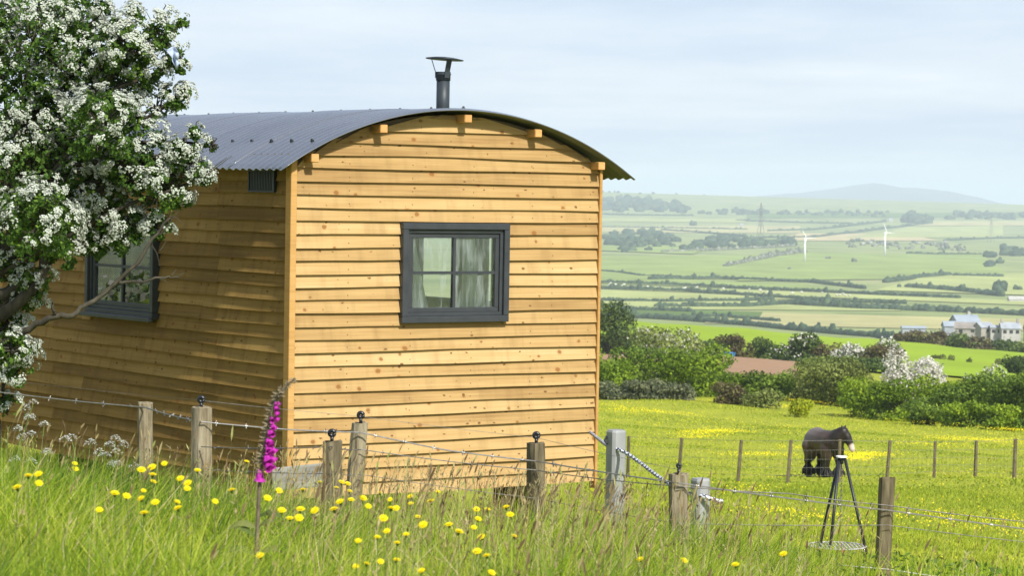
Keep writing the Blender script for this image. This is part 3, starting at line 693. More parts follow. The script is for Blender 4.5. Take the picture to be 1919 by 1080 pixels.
# ------------------------------------------------------------------ horse
def hull_pair(bm, p0, r0, p1, r1, sy=1.0):
    vs = []
    for p, r in ((p0, r0), (p1, r1)):
        for i in range(7):
            ph = -math.pi/2+math.pi*i/6; c = math.cos(ph)
            for k in range(10 if 0 < i < 6 else 1):
                a = 2*math.pi*k/10; vs.append(bm.verts.new((p[0]+r*c*math.cos(a), p[1]+r*sy*c*math.sin(a), p[2]+r*math.sin(ph))))
    res = bmesh.ops.convex_hull(bm, input=vs)
    dead = [e for e in res['geom_interior'] if isinstance(e, bmesh.types.BMVert)]
    bmesh.ops.delete(bm, geom=dead, context='VERTS')
def horse():
    base = at(1549, 84.5); hd = math.radians(-66)
    root = empty('horse', base, hd, label='stocky dark brown horse with feathered legs standing behind the field fence', cat='horse')
    bm = bmesh.new(); H = lambda *a: hull_pair(bm, *a)
    H((-.55,0,1.10),.39,(-.1,0,1.07),.39); H((-.1,0,1.07),.39,(.40,0,1.09),.38); H((-.64,0,1.08),.36,(-.48,0,1.20),.31)
    H((.28,0,1.26),.22,(.5,0,1.1),.36); H((.42,.0,1.08),.37,(.68,.06,1.30),.27); H((.68,.06,1.30),.26,(.82,.15,1.46),.185)
    H((.82,.15,1.46),.165,(.90,.24,1.32),.15); H((.90,.24,1.32),.15,(.98,.33,1.08),.11); H((.98,.33,1.08),.11,(1.01,.37,.93),.092)
    for s in (-1, 1):
        H((.80-.05*s,.17+s*.08,1.58),.045,(.81-.07*s,.18+s*.115,1.72),.012)
        y = s*.22
        H((-.58,y*.8,.92),.29,(-.50,y,.62),.19); H((-.50,y,.62),.18,(-.68,y,.42),.105); H((-.68,y,.42),.105,(-.64,y,.22),.09); H((-.64,y,.24),.10,(-.60,y,.07),.15)
        H((.44,y*.8,.9),.24,(.48,y,.60),.145); H((.48,y,.60),.135,(.48,y,.38),.10); H((.48,y,.38),.10,(.47,y,.22),.085); H((.47,y,.24),.095,(.49,y,.07),.15)
    me = bpy.data.meshes.new('body'); bm.to_mesh(me); bm.free()
    def fn(nt, b):
        tc = nt.nodes.new('ShaderNodeTexCoord'); v = tc.outputs['Object']; n = noise(nt, v, 5, 4)
        c = ramp(nt, n, [(.3,(.038,.022,.015)),(.7,(.085,.054,.038))])
        sp = nt.nodes.new('ShaderNodeSeparateXYZ'); nt.links.new(v, sp.inputs[0])
        ro = math_(nt, 'MULTIPLY', maprange(nt, sp.outputs[0], .1, -.6, 0, 1), maprange(nt, sp.outputs[2], .9, 1.35, 0, .9))
        c = mixc(nt, ro, c, (.17,.145,.14))
        c = mixc(nt, maprange(nt, sp.outputs[2], .72, .52, 0, 1), c, (.014,.011,.010))
        c = mixc(nt, maprange(nt, sp.outputs[0], .50, .72, 0, .9), c, (.014,.011,.010))
        d = nt.nodes.new('ShaderNodeVectorMath'); d.operation = 'DISTANCE'; nt.links.new(v, d.inputs[0]); d.inputs[1].default_value = (1.06,.38,.95)
        c = mixc(nt, maprange(nt, d.outputs['Value'], .14, .21, .95, 0), c, (.62,.48,.44))
        nt.links.new(c, b.inputs['Base Color'])
    o = link('body', me, mat('horse_coat', rough=.45, spec=.3, fn=fn), root)
    m = o.modifiers.new('skin', 'REMESH'); m.mode = 'VOXEL'; m.voxel_size = .028; m.use_smooth_shade = True
    m2 = o.modifiers.new('relax', 'SMOOTH'); m2.factor = .5; m2.iterations = 6
    hair = noisy('horse_hair', [(.3,(.008,.007,.007)),(.7,(.02,.017,.016))], (8,8,8), 3, .6)
    mb = MB(); rd = random.Random(3)
    for i in range(70):
        t = i/69; p = Vector((.40,0,1.46)).lerp(Vector((.86,.17,1.62)), t); s = -1 if rd.random() < .8 else 1
        q = p+Vector((rd.uniform(-.04,.04), s*rd.uniform(.16,.24), -rd.uniform(.25,.42))); mid = p.lerp(q, .45)+Vector((0, s*.07, .05))
        mb.tube([p, mid, q], [.03,.028,.008], 5)
    mb.build('mane', hair, root, True)
    mb = MB()
    for i in range(26):
        p = Vector((-1.0, rd.uniform(-.03,.03), 1.15)); q = Vector((-1.06+rd.uniform(-.08,.08), rd.uniform(-.09,.09), rd.uniform(.35,.6))); mb.tube([p, p.lerp(q, .5)+Vector((-.06,0,.08)), q], [.03,.03,.01], 5)
    mb.build('tail', hair, root, True)
    for (x, s) in ((-.60,1),(-.60,-1),(.49,1),(.49,-1)):
        mb = MB()
        for i in range(26):
            a = rd.uniform(0, 6.28); y = s*.22; p = Vector((x-.03+.06*math.cos(a), y+.06*math.sin(a), .36)); q = Vector((x+.20*math.cos(a), y+.20*math.sin(a), .02)); mb.tube([p, p.lerp(q, .6)+Vector((.03*math.cos(a), .03*math.sin(a), .02)), q], [.02,.03,.012], 4)
        mb.build('feather', hair, root, True)
horse()

# ------------------------------------------------------------------ leaves, bushes and trees
def orient(nrm):
    """two tangents for each normal"""
    r = rng.normal(size=nrm.shape); t = np.cross(nrm, r); t /= np.linalg.norm(t, axis=1, keepdims=True)+1e-9
    return t, np.cross(nrm, t)
def leaf_cloud(P_, N_, size, aspect=.6, tint=None, fold=.25):
    n = len(P_); t, b = orient(N_); s = np.asarray(size).reshape(-1, 1)*np.ones((n, 1)); w = s*aspect
    V = np.stack([P_-t*s*.5, P_+b*w*.5+N_*s*fold*.2, P_+t*s*.5, P_-b*w*.5+N_*s*fold*.2], 1).reshape(-1, 3)
    f = np.arange(n*4).reshape(-1, 4); return V, f, np.repeat(tint, 4)
def unit(n): v = rng.normal(size=(n, 3)); return v/np.linalg.norm(v, axis=1, keepdims=True)
LEAF = {
 'green': leafmat('leaf_green', [(0,(.04,.08,.012)),(.45,(.13,.205,.024)),(.8,(.23,.32,.038)),(1,(.34,.42,.055))], .3),
 'bright': leafmat('leaf_bright', [(0,(.06,.11,.010)),(.45,(.19,.29,.018)),(.8,(.31,.41,.024)),(1,(.44,.52,.04))], .35),
 'olive': leafmat('leaf_olive', [(0,(.08,.10,.024)),(.45,(.21,.25,.06)),(.8,(.32,.36,.09)),(1,(.42,.43,.15))], .3),
 'dark': leafmat('leaf_dark', [(0,(.03,.055,.014)),(.45,(.085,.13,.028)),(.8,(.145,.20,.04)),(1,(.21,.26,.065))], .25),
 'brown': leafmat('leaf_brown', [(0,(.06,.045,.022)),(.45,(.125,.10,.045)),(.8,(.165,.165,.05)),(1,(.22,.21,.07))], .25),
 'may': leafmat('may_blossom', [(0,(.40,.38,.31)),(.5,(.56,.54,.47)),(1,(.68,.66,.60))], .25),
 'gorse': leafmat('gorse_green', [(0,(.16,.20,.01)),(.5,(.38,.43,.014)),(1,(.58,.58,.018))], .3),
 'scrub': leafmat('grey_scrub', [(0,(.07,.085,.04)),(.5,(.15,.17,.085)),(1,(.24,.24,.13))], .25)}
BARK = noisy('bark', [(.3,(.025,.022,.016)),(.7,(.085,.075,.052))], (6,6,1.5), 3, .9, .6, .01)
def bush(name, label, base, w, h, pal, n=1700, leaf=.22, blossom=0.0, cat='bush', group=None, depth=None, subs=11, lean=0, seed=0, trunk=.0, bloom_pal='may', patch=.5):
    """a thing: stems + crown of leaf-sized faces spread over many uneven lobes, blossom where the bush flowers"""
    rd = np.random.default_rng(seed+11); dp = depth or w*.8
    root = empty(name, base, 0, label=label, cat=cat, group=group)
    lobes = []
    for k in range(subs):
        a = rd.uniform(0, 2*math.pi); q = math.sqrt(rd.uniform(0, 1))*.36; zc = rd.uniform(.06+trunk, .80)
        k_ = 1-.45*max(0, zc-.45)
        lobes.append((np.array([math.cos(a)*q*w*k_*1.1+lean*zc*h, math.sin(a)*q*dp*k_, zc*h]), np.array([w*rd.uniform(.15,.30), dp*rd.uniform(.15,.30), h*rd.uniform(.14,.26)])))
    n = int(n*2.4); cnt = np.array([l[1][0]*l[1][2] for l in lobes]); cnt = (cnt/cnt.sum()*n).astype(int)+8
    Ps, Ns, Ts, Bl = [], [], [], []
    for (c, r), m in zip(lobes, cnt):
        u = unit(m); rad = rd.uniform(.55, 1.0, (m, 1))**.5*(1+.14*np.sin(u[:, :1]*7+c[0])*np.sin(u[:, 2:]*6+c[2]))
        p = c+u*r*rad; p += rd.normal(size=p.shape)*leaf*.35
        nn = u*.75+unit(m)*.8; nn[:, 2] += .25; nn /= np.linalg.norm(nn, axis=1, keepdims=True)
        ok = p[:, 2] > -.05; Ps.append(p[ok]); Ns.append(nn[ok])
        tone = rd.uniform(-.26, .22); Ts.append((np.clip(.42+tone+rd.normal(size=m)*.17, 0, 1))[ok])
        lob = rd.uniform(0, 1) < patch+blossom*.5
        Bl.append(((rd.uniform(0, 1, m) < blossom*(1.6 if lob else .35)) & (u[:, 2] > -.35))[ok])
    Pp, Nn, Tt, Bb = map(np.concatenate, (Ps, Ns, Ts, Bl)); sz = leaf*rd.uniform(.6, 1.35, len(Pp))
    V, f, t = leaf_cloud(Pp[~Bb], Nn[~Bb], sz[~Bb], .62, Tt[~Bb]); link('crown', npmesh('crown', V, [f], {'tint': t}), LEAF[pal], root, kind='stuff')
    if Bb.any():
        V, f, t = leaf_cloud(Pp[Bb]*1.02, Nn[Bb], sz[Bb]*.85, .9, np.clip(Tt[Bb]+.15, 0, 1)); link('blossom', npmesh('blossom', V, [f], {'tint': t}), LEAF[bloom_pal], root, kind='stuff')
    mb = MB()
    for k in range(4):
        c = lobes[k % len(lobes)][0]; mb.tube([(c[0]*.1, c[1]*.1, -.15), (c[0]*.5, c[1]*.5, c[2]*.5), tuple(c)], [h*.022+.02, h*.014+.01, .012], 5)
    mb.build('trunk', BARK, root, True)
    return root
def bpx(name, label, px, d, wpx, hpx, pal, sink=0, **k):
    """width and height given as seen (pixels of the 1919 wide photograph) at that distance"""
    s = d/F; b = at(px, d, -.1)
    if 285 < d < 335 and px > 1150: hpx *= .76
    return bush(name, label, b, wpx*s*1.22, hpx*s*1.08+.1, pal, leaf=k.pop('leaf', max(.10, d*.00112)), seed=int(px*7+d), **k)
NEAR = 'bushes of the near hedge'; MIDH = 'bushes of the hedge beyond the red earth'
# near hedge, left to right
bpx('bush', 'bright green bush at the hut end of the near hedge', 1135,178,90,88,'bright', n=2000, group=NEAR)
bpx('bush', 'rounded mid-green bush in front of the blossoming thorn beside the hut', 1190,182,110,92,'green', n=2200, group=NEAR)
bpx('hawthorn_bush', 'large spreading thorn with pinkish white blossom on its crest, nearest the hut', 1250,196,170,135,'olive', n=3600, blossom=.16, subs=16, group=NEAR)
bpx('bush', 'fresh green bush bulging forward below the blossoming thorn', 1290,181,130,95,'bright', n=2600, group=NEAR, subs=13)
bpx('bush', 'dark green bush in the dip left of the red earth', 1330,184,70,52,'green', n=1500, group=NEAR)
for k, (px, d, w, h, pal, lab) in enumerate([
  (1140,172,60,34,'scrub','grey seeding scrub at the foot of the hedge beside the hut wall'),(1186,172,62,36,'scrub','second clump of grey scrub along the hedge foot from the hut'),
  (1228,172,56,34,'scrub','third clump of grey scrub along the hedge foot from the hut'),(1278,172,50,32,'scrub','rightmost clump of pale grey scrub on the meadow edge'),
  (1368,170,66,42,'brown','low reddish brown bramble bush on the meadow edge'),(1424,168,60,40,'olive','low olive bush between the bramble and the yellow gorse')]):
    bpx('shrub', lab, px, d, w, h, pal, n=900, group='low scrub along the meadow edge')
bpx('bush', 'yellow-green bush below the right half of the red earth', 1400,180,100,46,'bright', n=1900, group=NEAR)
bpx('bush', 'dark-hearted green bush behind the low olive bush', 1445,178,80,56,'green', n=1700, group=NEAR)
bpx('bush', 'wide olive willow bush in the middle of the near hedge', 1520,182,170,88,'olive', n=3200, group=NEAR, subs=15)
bpx('bush', 'tall olive bush right of the wide willow bush', 1580,176,135,88,'olive', n=2600, group=NEAR)
bpx('gorse_bush', 'small rounded bright yellow-green gorse bush alone on the meadow edge', 1497,158,46,34,'gorse', n=1100, leaf=.12)
bpx('bush', 'bright green bush behind the horse', 1628,162,110,80,'bright', n=2300, group=NEAR)
bpx('bush', 'bright yellow-green bush below the big white hawthorn', 1690,158,110,80,'bright', n=2400, group=NEAR)
bpx('hawthorn_bush', 'big hawthorn smothered in white blossom standing above the near hedge', 1712,172,95,118,'green', n=3600, blossom=.62, subs=16, patch=.8, group=NEAR)
bpx('bush', 'leafy green bush right of the big white hawthorn', 1775,158,105,86,'bright', n=2600, group=NEAR)
bpx('bush', 'deep green bush near the right edge of the hedge', 1835,155,120,92,'green', n=3000, group=NEAR, subs=14)
bpx('hawthorn_bush', 'hawthorn with a thin cap of white blossom behind the deep green bush', 1850,170,90,98,'green', n=2200, blossom=.22, group=NEAR)
bpx('bush', 'tall dark green bush at the right edge of the photograph', 1910,152,120,100,'green', n=3000, group=NEAR, subs=14)
bpx('bush', 'small green bush in front of the right end of the hedge', 1885,146,60,52,'bright', n=1100, group=NEAR)
bpx('bush', 'low green bush below the deep green bush', 1740,150,70,44,'green', n=1000, group=NEAR)
bpx('bush', 'low leafy bush between the hawthorn and the right edge', 1815,148,70,48,'bright', n=1000, group=NEAR)
bpx('bush', 'end bush of the near hedge cut by the frame', 1975,150,110,110,'green', n=2200, group=NEAR)
# hedge beyond the red earth
bpx('tree', 'tall dark bush rising beside the hut wall', 1128,300,100,98,'dark', n=2200, group=MIDH, cat='tree')
bpx('bush', 'dark green bush left of the first blossoming thorn', 1175,305,80,52,'dark', n=1300, group=MIDH)
bpx('hawthorn_bush', 'thorn dusted with white blossom behind the large spreading thorn', 1222,312,70,58,'olive', n=1300, blossom=.2, group=MIDH)
bpx('bush', 'low dark bush just above the red earth', 1335,318,60,40,'dark', n=900, group=MIDH)
bpx('bush', 'purplish brown bush left of the blue trough', 1382,318,70,58,'brown', n=1300, group=MIDH)
bpx('bush', 'rounded dark green bush above the red earth', 1437,312,52,56,'dark', n=1200, group=MIDH)
bpx('hawthorn_bush', 'tall dark thorn speckled with white above the red earth', 1494,308,80,76,'dark', n=2200, blossom=.10, group=MIDH)
bpx('bush', 'brown bush between the two thorns', 1545,312,55,48,'brown', n=1000, group=MIDH)
bpx('hawthorn_bush', 'hawthorn with a white flowering crown in the middle hedge', 1597,305,62,62,'dark', n=1900, blossom=.42, patch=.8, group=MIDH)
bpx('bush', 'reddish brown bush beneath the lone flowering thorn', 1650,300,75,60,'brown', n=1500, group=MIDH)
bpx('bush', 'dark bush behind the big white hawthorn', 1640,290,90,40,'dark', n=1300, group=MIDH)
bpx('bush', 'low green bush at the right foot of the middle hedge', 1560,296,110,34,'green', n=1300, group=MIDH)
bpx('hawthorn_tree', 'small thorn tree with a flat white-topped crown standing against the field', 1664,318,38,62,'green', n=1100, blossom=.3, group=MIDH, trunk=.35, cat='tree')
bpx('bush', 'dark round bush at the right edge of the bright field', 1905,330,60,52,'dark', n=1200, group=MIDH)
for k, (px, d, w, h) in enumerate([(1760,520,22,8),(1783,520,9,9),(1815,520,8,9),(1873,500,12,10),(1740,345,34,10)]):
    bpx('shrub', ['low shrub strip on the bright field','tiny dark shrub left of the pale stone','tiny dark shrub in the middle of the bright field','tiny shrub near the right of the bright field','low tuft at the near edge of the bright field'][k], px, d if d < 500 else 400, w, h, 'olive', n=220, leaf=.3, group='shrubs on the bright field')
for k, (px, w, h, pal) in enumerate([(1700,60,26,'brown'),(1745,60,30,'brown'),(1790,56,28,'dark'),(1830,50,24,'brown'),(1872,50,22,'dark'),(1915,60,22,'dark')]):
    bpx('bush', 'dark bush in the hedge below the farm, number %s from its left end' % ['one','two','three','four','five','six'][k], px, 540, w, h, pal, n=700, leaf=.6, group='hedge below the farm')
for k, (x, y, w, h) in enumerate([(-8.9,23.4,3.6,3.4),(-9.3,27.6,4.0,3.8),(-9.6,19.6,3.4,3.2)]):
    bush('hawthorn_bush', ['nearer','farthest','leftmost'][k]+' blossoming hawthorn mirrored in the side window, standing beyond the left edge', Vector((x, y, G(x, y)-.1)), w, h, 'green', n=3200, leaf=.09, blossom=.25, seed=900+k, group='hawthorns mirrored in the side window')
# ------------------------------------------------------------------ far hedgerows and woods
ICO = None
def lumps(pts, name, m, label, cat, group, kind=None):
    """pts: list of (Vector base, rx, rz): uneven low-poly crowns joined in one row"""
    global ICO
    if ICO is None:
        bm = bmesh.new(); bmesh.ops.create_icosphere(bm, subdivisions=2, radius=1); ICO = (np.array([v.co[:] for v in bm.verts]), np.array([[v.index for v in f.verts] for f in bm.faces])); bm.free()
    V, Fc, T = [], [], []; v0, f0 = ICO; k = 0; org = pts[0][0]
    for (b, rx, rz) in pts:
        j = v0*(1+rng.uniform(-.32, .32, (len(v0), 1))); V.append(j*np.array([rx, rx*.9, rz])+np.array(b-org)+np.array([0, 0, rz*.45])); Fc.append(f0+k); k += len(v0); T.append(np.clip(rng.uniform(.2, .75)+rng.normal(size=len(v0))*.22, 0, 1))
    return link(name, npmesh(name, np.concatenate(V), [np.concatenate(Fc)], {'tint': np.concatenate(T)}), m, None, loc=org, label=label, cat=cat, group=group, kind=kind)
FAR1 = leafmat('far_hedge', [(0,(.016,.032,.018)),(.5,(.036,.065,.030)),(1,(.07,.105,.042))], 0)
FAR2 = leafmat('far_thorn', [(0,(.045,.06,.035)),(.5,(.10,.115,.07)),(1,(.40,.38,.33))], 0)
HEDGES = [ # far hedgerows as polylines (photo pixels on the valley floor), height in pixels
 ([(1100,590),(1290,602),(1420,612),(1640,632),(1700,640)],9,FAR1,'dark hedgerow along the top of the bright field'),
 ([(1110,577),(1190,582),(1300,586)],8,FAR1,'short hedgerow low in the valley beside the hut'),
 ([(1240,598),(1350,594),(1460,604)],6,FAR1,'broken hedgerow behind the bright field crest'),
 ([(1230,576),(1400,576),(1480,571)],8,FAR1,'hedgerow bulging through the lower valley'),
 ([(1100,563),(1250,567),(1380,565),(1450,562)],6,FAR1,'hedgerow under the pale strip field'),
 ([(1480,572),(1620,580),(1760,584),(1960,594)],11,FAR1,'long dark hedgerow behind the farm'),
 ([(1100,541),(1280,547),(1420,557),(1560,566),(1700,570)],7,FAR1,'long hedgerow slanting under the sheep field'),
 ([(1100,530),(1250,535),(1380,541),(1560,549),(1800,560)],6,FAR1,'long hedgerow slanting above the sheep field'),
 ([(1220,525),(1340,523),(1520,530),(1620,542)],6,FAR1,'hedgerow below the left turbine field'),
 ([(1660,530),(1720,522),(1780,517)],7,FAR1,'hedgerow climbing right of the turbine field'),
 ([(1790,518),(1880,520)],6,FAR1,'short hedgerow at the right of the turbine field'),
 ([(1700,540),(1780,546),(1880,556)],9,FAR1,'scrubby hedgerow above the farm'),
 ([(1360,500),(1400,492),(1460,480),(1510,474)],6,FAR2,'grey-white thorn hedge climbing to the left turbine'),
 ([(1110,508),(1160,512),(1200,518),(1280,520)],4,FAR1,'thin hedgerow left of the turbine field'),
 ([(1240,474),(1330,470),(1420,466),(1490,462)],4,FAR2,'pale flowering hedge under the long wood'),
 ([(1700,476),(1760,478),(1840,478)],4,FAR1,'dark hedgerow right of the right turbine'),
 ([(1100,402),(1200,404),(1300,405)],3,FAR1,'hedgerow under the far left wood'),
 ([(1100,426),(1240,428),(1400,431)],3,FAR1,'hedgerow below the yellow far field'),
 ([(1240,432),(1330,438),(1400,445)],3,FAR1,'hedgerow curving above the long wood'),
 ([(1420,446),(1520,446),(1620,434),(1740,420)],3,FAR1,'hedgerow winding to the far farmhouse'),
 ([(1440,434),(1560,428),(1660,416)],3,FAR1,'upper hedgerow winding to the far farmhouse'),
 ([(1770,452),(1850,448),(1960,446)],3,FAR1,'hedgerow by the right pylon'),
 ([(1380,414),(1500,418),(1600,420)],3,FAR1,'hedgerow right of the yellow far field')]
for pl_, hp, m, lab in HEDGES:
    pts = []; wp = [hit(*q) for q in pl_]
    for a, b in zip(wp[:-1], wp[1:]):
        dm = (a.y+b.y)/2; h = 1.25*hp*dm/F; L = (b-a).length; n = max(2, int(L/(h*.62))); n = min(n, 150)
        for i in range(n):
            t = (i+rng.uniform(-.4, .4))/n; p = a.lerp(b, min(max(t, 0), 1)); p.z = G(p.x, p.y)
            pts.append((p, L/n*rng.uniform(.75, 1.0)+h*.12, h*rng.uniform(.45, .68)*(1.7 if rng.uniform() < .06 else 1)))
    lumps(pts, 'hedgerow', m, lab, 'hedgerow', 'hedgerows across the valley')
WOODS = [([(1115,470),(1180,480),(1280,466),(1260,440),(1200,430),(1115,445)],11,90,'bushy wood in the valley beside the hut wall'),
 ([(1280,470),(1490,462),(1490,452),(1320,450)],12,60,'long dark wood left of the turbines'),
 ([(1100,400),(1290,400),(1280,388),(1180,376),(1100,376)],12,90,'far wood on the ridge beside the hut wall'),
 ([(1690,418),(1740,420),(1745,412),(1700,410)],14,20,'far clump of trees right of the farmhouse'),
 ([(1765,412),(1960,412),(1960,402),(1790,402)],9,50,'far line of trees at the right edge'),
 ([(1300,402),(1440,404),(1440,396),(1330,396)],8,30,'scattered far trees right of the ridge wood'),
 ([(1450,404),(1680,408),(1680,398),(1470,398)],7,40,'scattered far trees above the farmhouse'),
 ([(1560,464),(1820,472),(1800,458),(1600,452)],6,70,'rough thorny scrub behind the right turbine'),
 ([(1850,484),(1940,488),(1940,468),(1870,466)],14,14,'clump of dark trees at the right edge of the valley'),
 ([(1842,504),(1870,500),(1880,488),(1850,492)],9,8,'dark trees running down the field at the right'),
 ([(1560,372),(1660,376),(1650,373),(1570,370)],5,16,'tiny trees on the skyline below the mountain'),
 ([(1110,364),(1330,366),(1330,362),(1110,360)],4,60,'trees along the skyline left of the mountain')]
for poly, hp, n, lab in WOODS:
    c4 = [hit(*q) for q in poly]; pts = []; cx = sum((p.x for p in c4))/len(c4); tri_ = 0
    while len(pts) < n and tri_ < 4000:
        tri_ += 1; w = rng.dirichlet(np.ones(len(c4))*.55); p = Vector((0,0,0))
        for q, k in zip(c4, w): p += q*float(k)
        h = hp*p.y/F; p.z = G(p.x, p.y); pts.append((p, h*rng.uniform(.5, .95), h*rng.uniform(.4, .75)))
    lumps(pts, 'wood', FAR2 if 'thorny' in lab else FAR1, lab, 'wood', 'woods in the valley', 'stuff')
for k, (px, py, hp, wp_) in enumerate([(1507,0,0,0)]): pass
for px, py, hp, lab in [(1552,486,6,'small grey thorn clump near the left turbine'),(1600,492,8,'grey thorn clump on the mound between the turbines'),(1480,506,5,'little thorn clump below the left turbine'),(1545,532,6,'pale thorn clump above the long hedgerow'),(1684,540,7,'single bush left of the scrubby hedgerow'),(1740,540,8,'pair of bushes above the scrubby hedgerow'),(1236,523,6,'bush in the thin hedgerow left of the turbine field'),(1298,423,9,'lone far tree in the yellow field'),(1875,548,22,'olive tree by the long roof at the right edge'),(1814,607,20,'pale yellow-green tree beside the big barn'),(1908,545,10,'dark bush near the long roof')]:
    b = hit(px, py); h = hp*b.y/F; lumps([(b+Vector((rng.uniform(-.5,.5)*h, rng.uniform(-.5,.5)*h, h*.1*i)), h*.42, h*.55) for i in range(4)], 'far_tree', FAR2 if 'thorn' in lab or 'pale' in lab else FAR1, lab, 'tree', 'single trees and clumps in the valley')

# ------------------------------------------------------------------ turbines, pylons, farm, sheep, trough
def turbine(px, py, hp, rot, label):
    b = hit(px, py); h = hp*b.y/F; r = empty('wind_turbine', b, 0, label=label, cat='wind turbine', group='wind turbines in the valley')
    MB().tube([(0,0,-.5),(0,0,h)], [h*.045,h*.026], 12).build('tower', M['white'], r, True)
    MB().tube([(-h*.05,0,h*1.0),(h*.05,0,h*1.0)], [h*.035,h*.03], 8).build('nacelle', M['white'], r, True)
    hub = Vector((h*.07,0,h)); 
    MB().tube([(h*.05,0,h),(h*.09,0,h)], [h*.03,h*.015], 8).build('hub', M['white'], r, True)
    R0 = Matrix.Rotation(math.radians(rot[1]), 3, 'Z')
    for k in range(3):
        a = math.radians(rot[0]+120*k); d = R0 @ Vector((0, math.cos(a), math.sin(a)))
        MB().tube([hub, hub+d*h*.1, hub+d*h*.42], [h*.014,h*.022,h*.006], 6).build('blade', M['white'], r, True)
turbine(1508, 492, 45, (4, -66), 'white wind turbine on the left, nearer of the two')
turbine(1658, 480, 44, (-6, -60), 'white wind turbine on the right, slightly higher up the field')
def pylon(px, py, hp, label):
    b = hit(px, py); h = hp*b.y/F; mb = MB(); w = h*.09; r = h*.0035; S4 = [(-1,-1),(1,-1),(1,1),(-1,1)]
    lv = [(0,1),(.3,.62),(.6,.36),(.8,.22),(1,.05)]
    for (x, y) in S4:
        for (z0, k0), (z1, k1) in zip(lv[:-1], lv[1:]): mb.tube([(x*w*k0,y*w*k0,z0*h),(x*w*k1,y*w*k1,z1*h)], r, 3)
    for (z0, k0), (z1, k1) in zip(lv[:-1], lv[1:]):
        for i in range(4):
            a, c = S4[i], S4[(i+1) % 4]; mb.tube([(a[0]*w*k0,a[1]*w*k0,z0*h),(c[0]*w*k1,c[1]*w*k1,z1*h)], r*.7, 3); mb.tube([(c[0]*w*k0,c[1]*w*k0,z0*h),(a[0]*w*k1,a[1]*w*k1,z1*h)], r*.7, 3)
    rt = empty('pylon', b, .6, label=label, cat='pylon', group='electricity pylons'); mb.build('lattice_tower', M['wire_dark'], rt)
    for z, L in ((.66,.16),(.78,.19),(.9,.14)): MB().tube([(-L*h,0,z*h),(0,0,z*h+.02*h),(L*h,0,z*h)], r, 4).build('cross_arm', M['wire_dark'], rt)
pylon(1425, 456, 76, 'faint lattice pylon rising from the long wood'); pylon(1857, 455, 52, 'faint lattice pylon near the right edge')
SL = noisy('slate', [(.3,(.24,.26,.29)),(.7,(.36,.38,.42))], (1,1,1), .4, .6); ST = noisy('stone_wall', [(.3,(.22,.205,.18)),(.7,(.38,.355,.31))], (1,1,1), .5, .9)
RD = noisy('render_wall', [(.3,(.32,.31,.29)),(.7,(.42,.41,.38))], (1,1,1), .4, .8); TIN = noisy('sheet_roof', [(.3,(.22,.26,.30)),(.7,(.30,.34,.38))], (1,1,1), .3, .5)
DK = mat('dark_opening', (.03,.03,.035), .3)
def building(name, label, px, py, d, wpx, wallpx, roofpx, rz, wallm, roofm, dep=.8, wins=3, cat='farm building', chim=0, sl=0):
    s = d/F; x = ray(px, py)[0]*d; b = Vector((x, d, ray(px, py)[2]*d)); g = G(x, d); w = wpx*s; h = wallpx*s; rh = roofpx*s; dp = w*dep
    r = empty(name, (b.x, b.y, min(g, b.z)-.1), rz, label=label, cat=cat, group='farm below the bright field'); z0 = b.z-min(g, b.z)+.1; h += z0
    mb = MB(); mb.box((-w/2,-dp/2,-.5), (w/2,dp/2,h)); mb.add([(-w/2,-dp/2,h),(-w/2,dp/2,h),(-w/2,0,h+rh),(w/2,-dp/2,h),(w/2,dp/2,h),(w/2,0,h+rh)], [(0,2,1),(3,4,5)]); mb.build('wall', wallm, r)
    o = .25; t = .15; m2 = MB(); sy = dp/2+o; dz = rh*o/(dp/2)
    for s_ in (-1, 1): m2.add([(-w/2-o,s_*sy,h-dz+.02),(w/2+o,s_*sy,h-dz+.02),(w/2+o,0,h+rh+.02),(-w/2-o,0,h+rh+.02),(-w/2-o,s_*sy,h-dz+t),(w/2+o,s_*sy,h-dz+t),(w/2+o,0,h+rh+t),(-w/2-o,0,h+rh+t)], [(0,1,2,3),(4,5,6,7),(0,1,5,4),(1,2,6,5),(2,3,7,6),(3,0,4,7)])
    rf = m2.build('roof', roofm, r)
    for k in range(chim): MB().box((w*(-.42+.84*k)-.35,-.35,h+rh-.4), (w*(-.42+.84*k)+.35,.35,h+rh+1.1)).build('chimney', ST, rf)
    for k in range(wins):
        x0 = -w/2+w*(k+.5)/wins-.5; MB().box((x0,-dp/2-.06,z0+(h-z0)*.35), (x0+1.0,-dp/2-.01,z0+(h-z0)*.75)).build('window', DK, r)
    return r
building('barn', 'largest barn with pale blue-grey metal roof at the farm', 1808,612,815,46,8,13,.25,SL,TIN,.9,0,'barn')
building('barn', 'lower lean barn with pale roof left of the largest barn', 1785,617,805,36,6,8,.1,SL,TIN,.6,0,'barn')
building('barn', 'low long shed with white roof left of the farm', 1712,617,830,44,2,3,.05,SL,TIN,.3,0,'barn')
building('barn', 'stone barn with brown roof in front of the largest barn', 1812,626,790,44,11,10,-.2,ST,noisy('brown_slate',[(.3,(.20,.18,.16)),(.7,(.30,.27,.24))],(1,1,1),.4,.8),.7,2,'barn')
building('barn', 'grey stone barn with a dark doorway right of the brown-roofed barn', 1843,627,788,30,14,8,.5,ST,SL,.8,1,'barn')
building('cottage', 'small cream cottage between the stone barn and the grey house', 1866,629,786,22,15,4,.0,RD,SL,.7,2,'house')
building('farmhouse', 'pale farmhouse with blue-grey roof at the right of the farm', 1892,630,784,36,15,10,.08,RD,SL,.6,3,'house',2)
building('house', 'house at the right edge beyond the farmhouse', 1935,632,784,30,15,10,.0,RD,SL,.7,2,'house',1)
b_ = hit(1905, 566); building('shed', 'long low white-roofed shed at the right edge of the valley', 1912,566,b_.y,46,5,5,.1,RD,RD,.3,0,'shed')
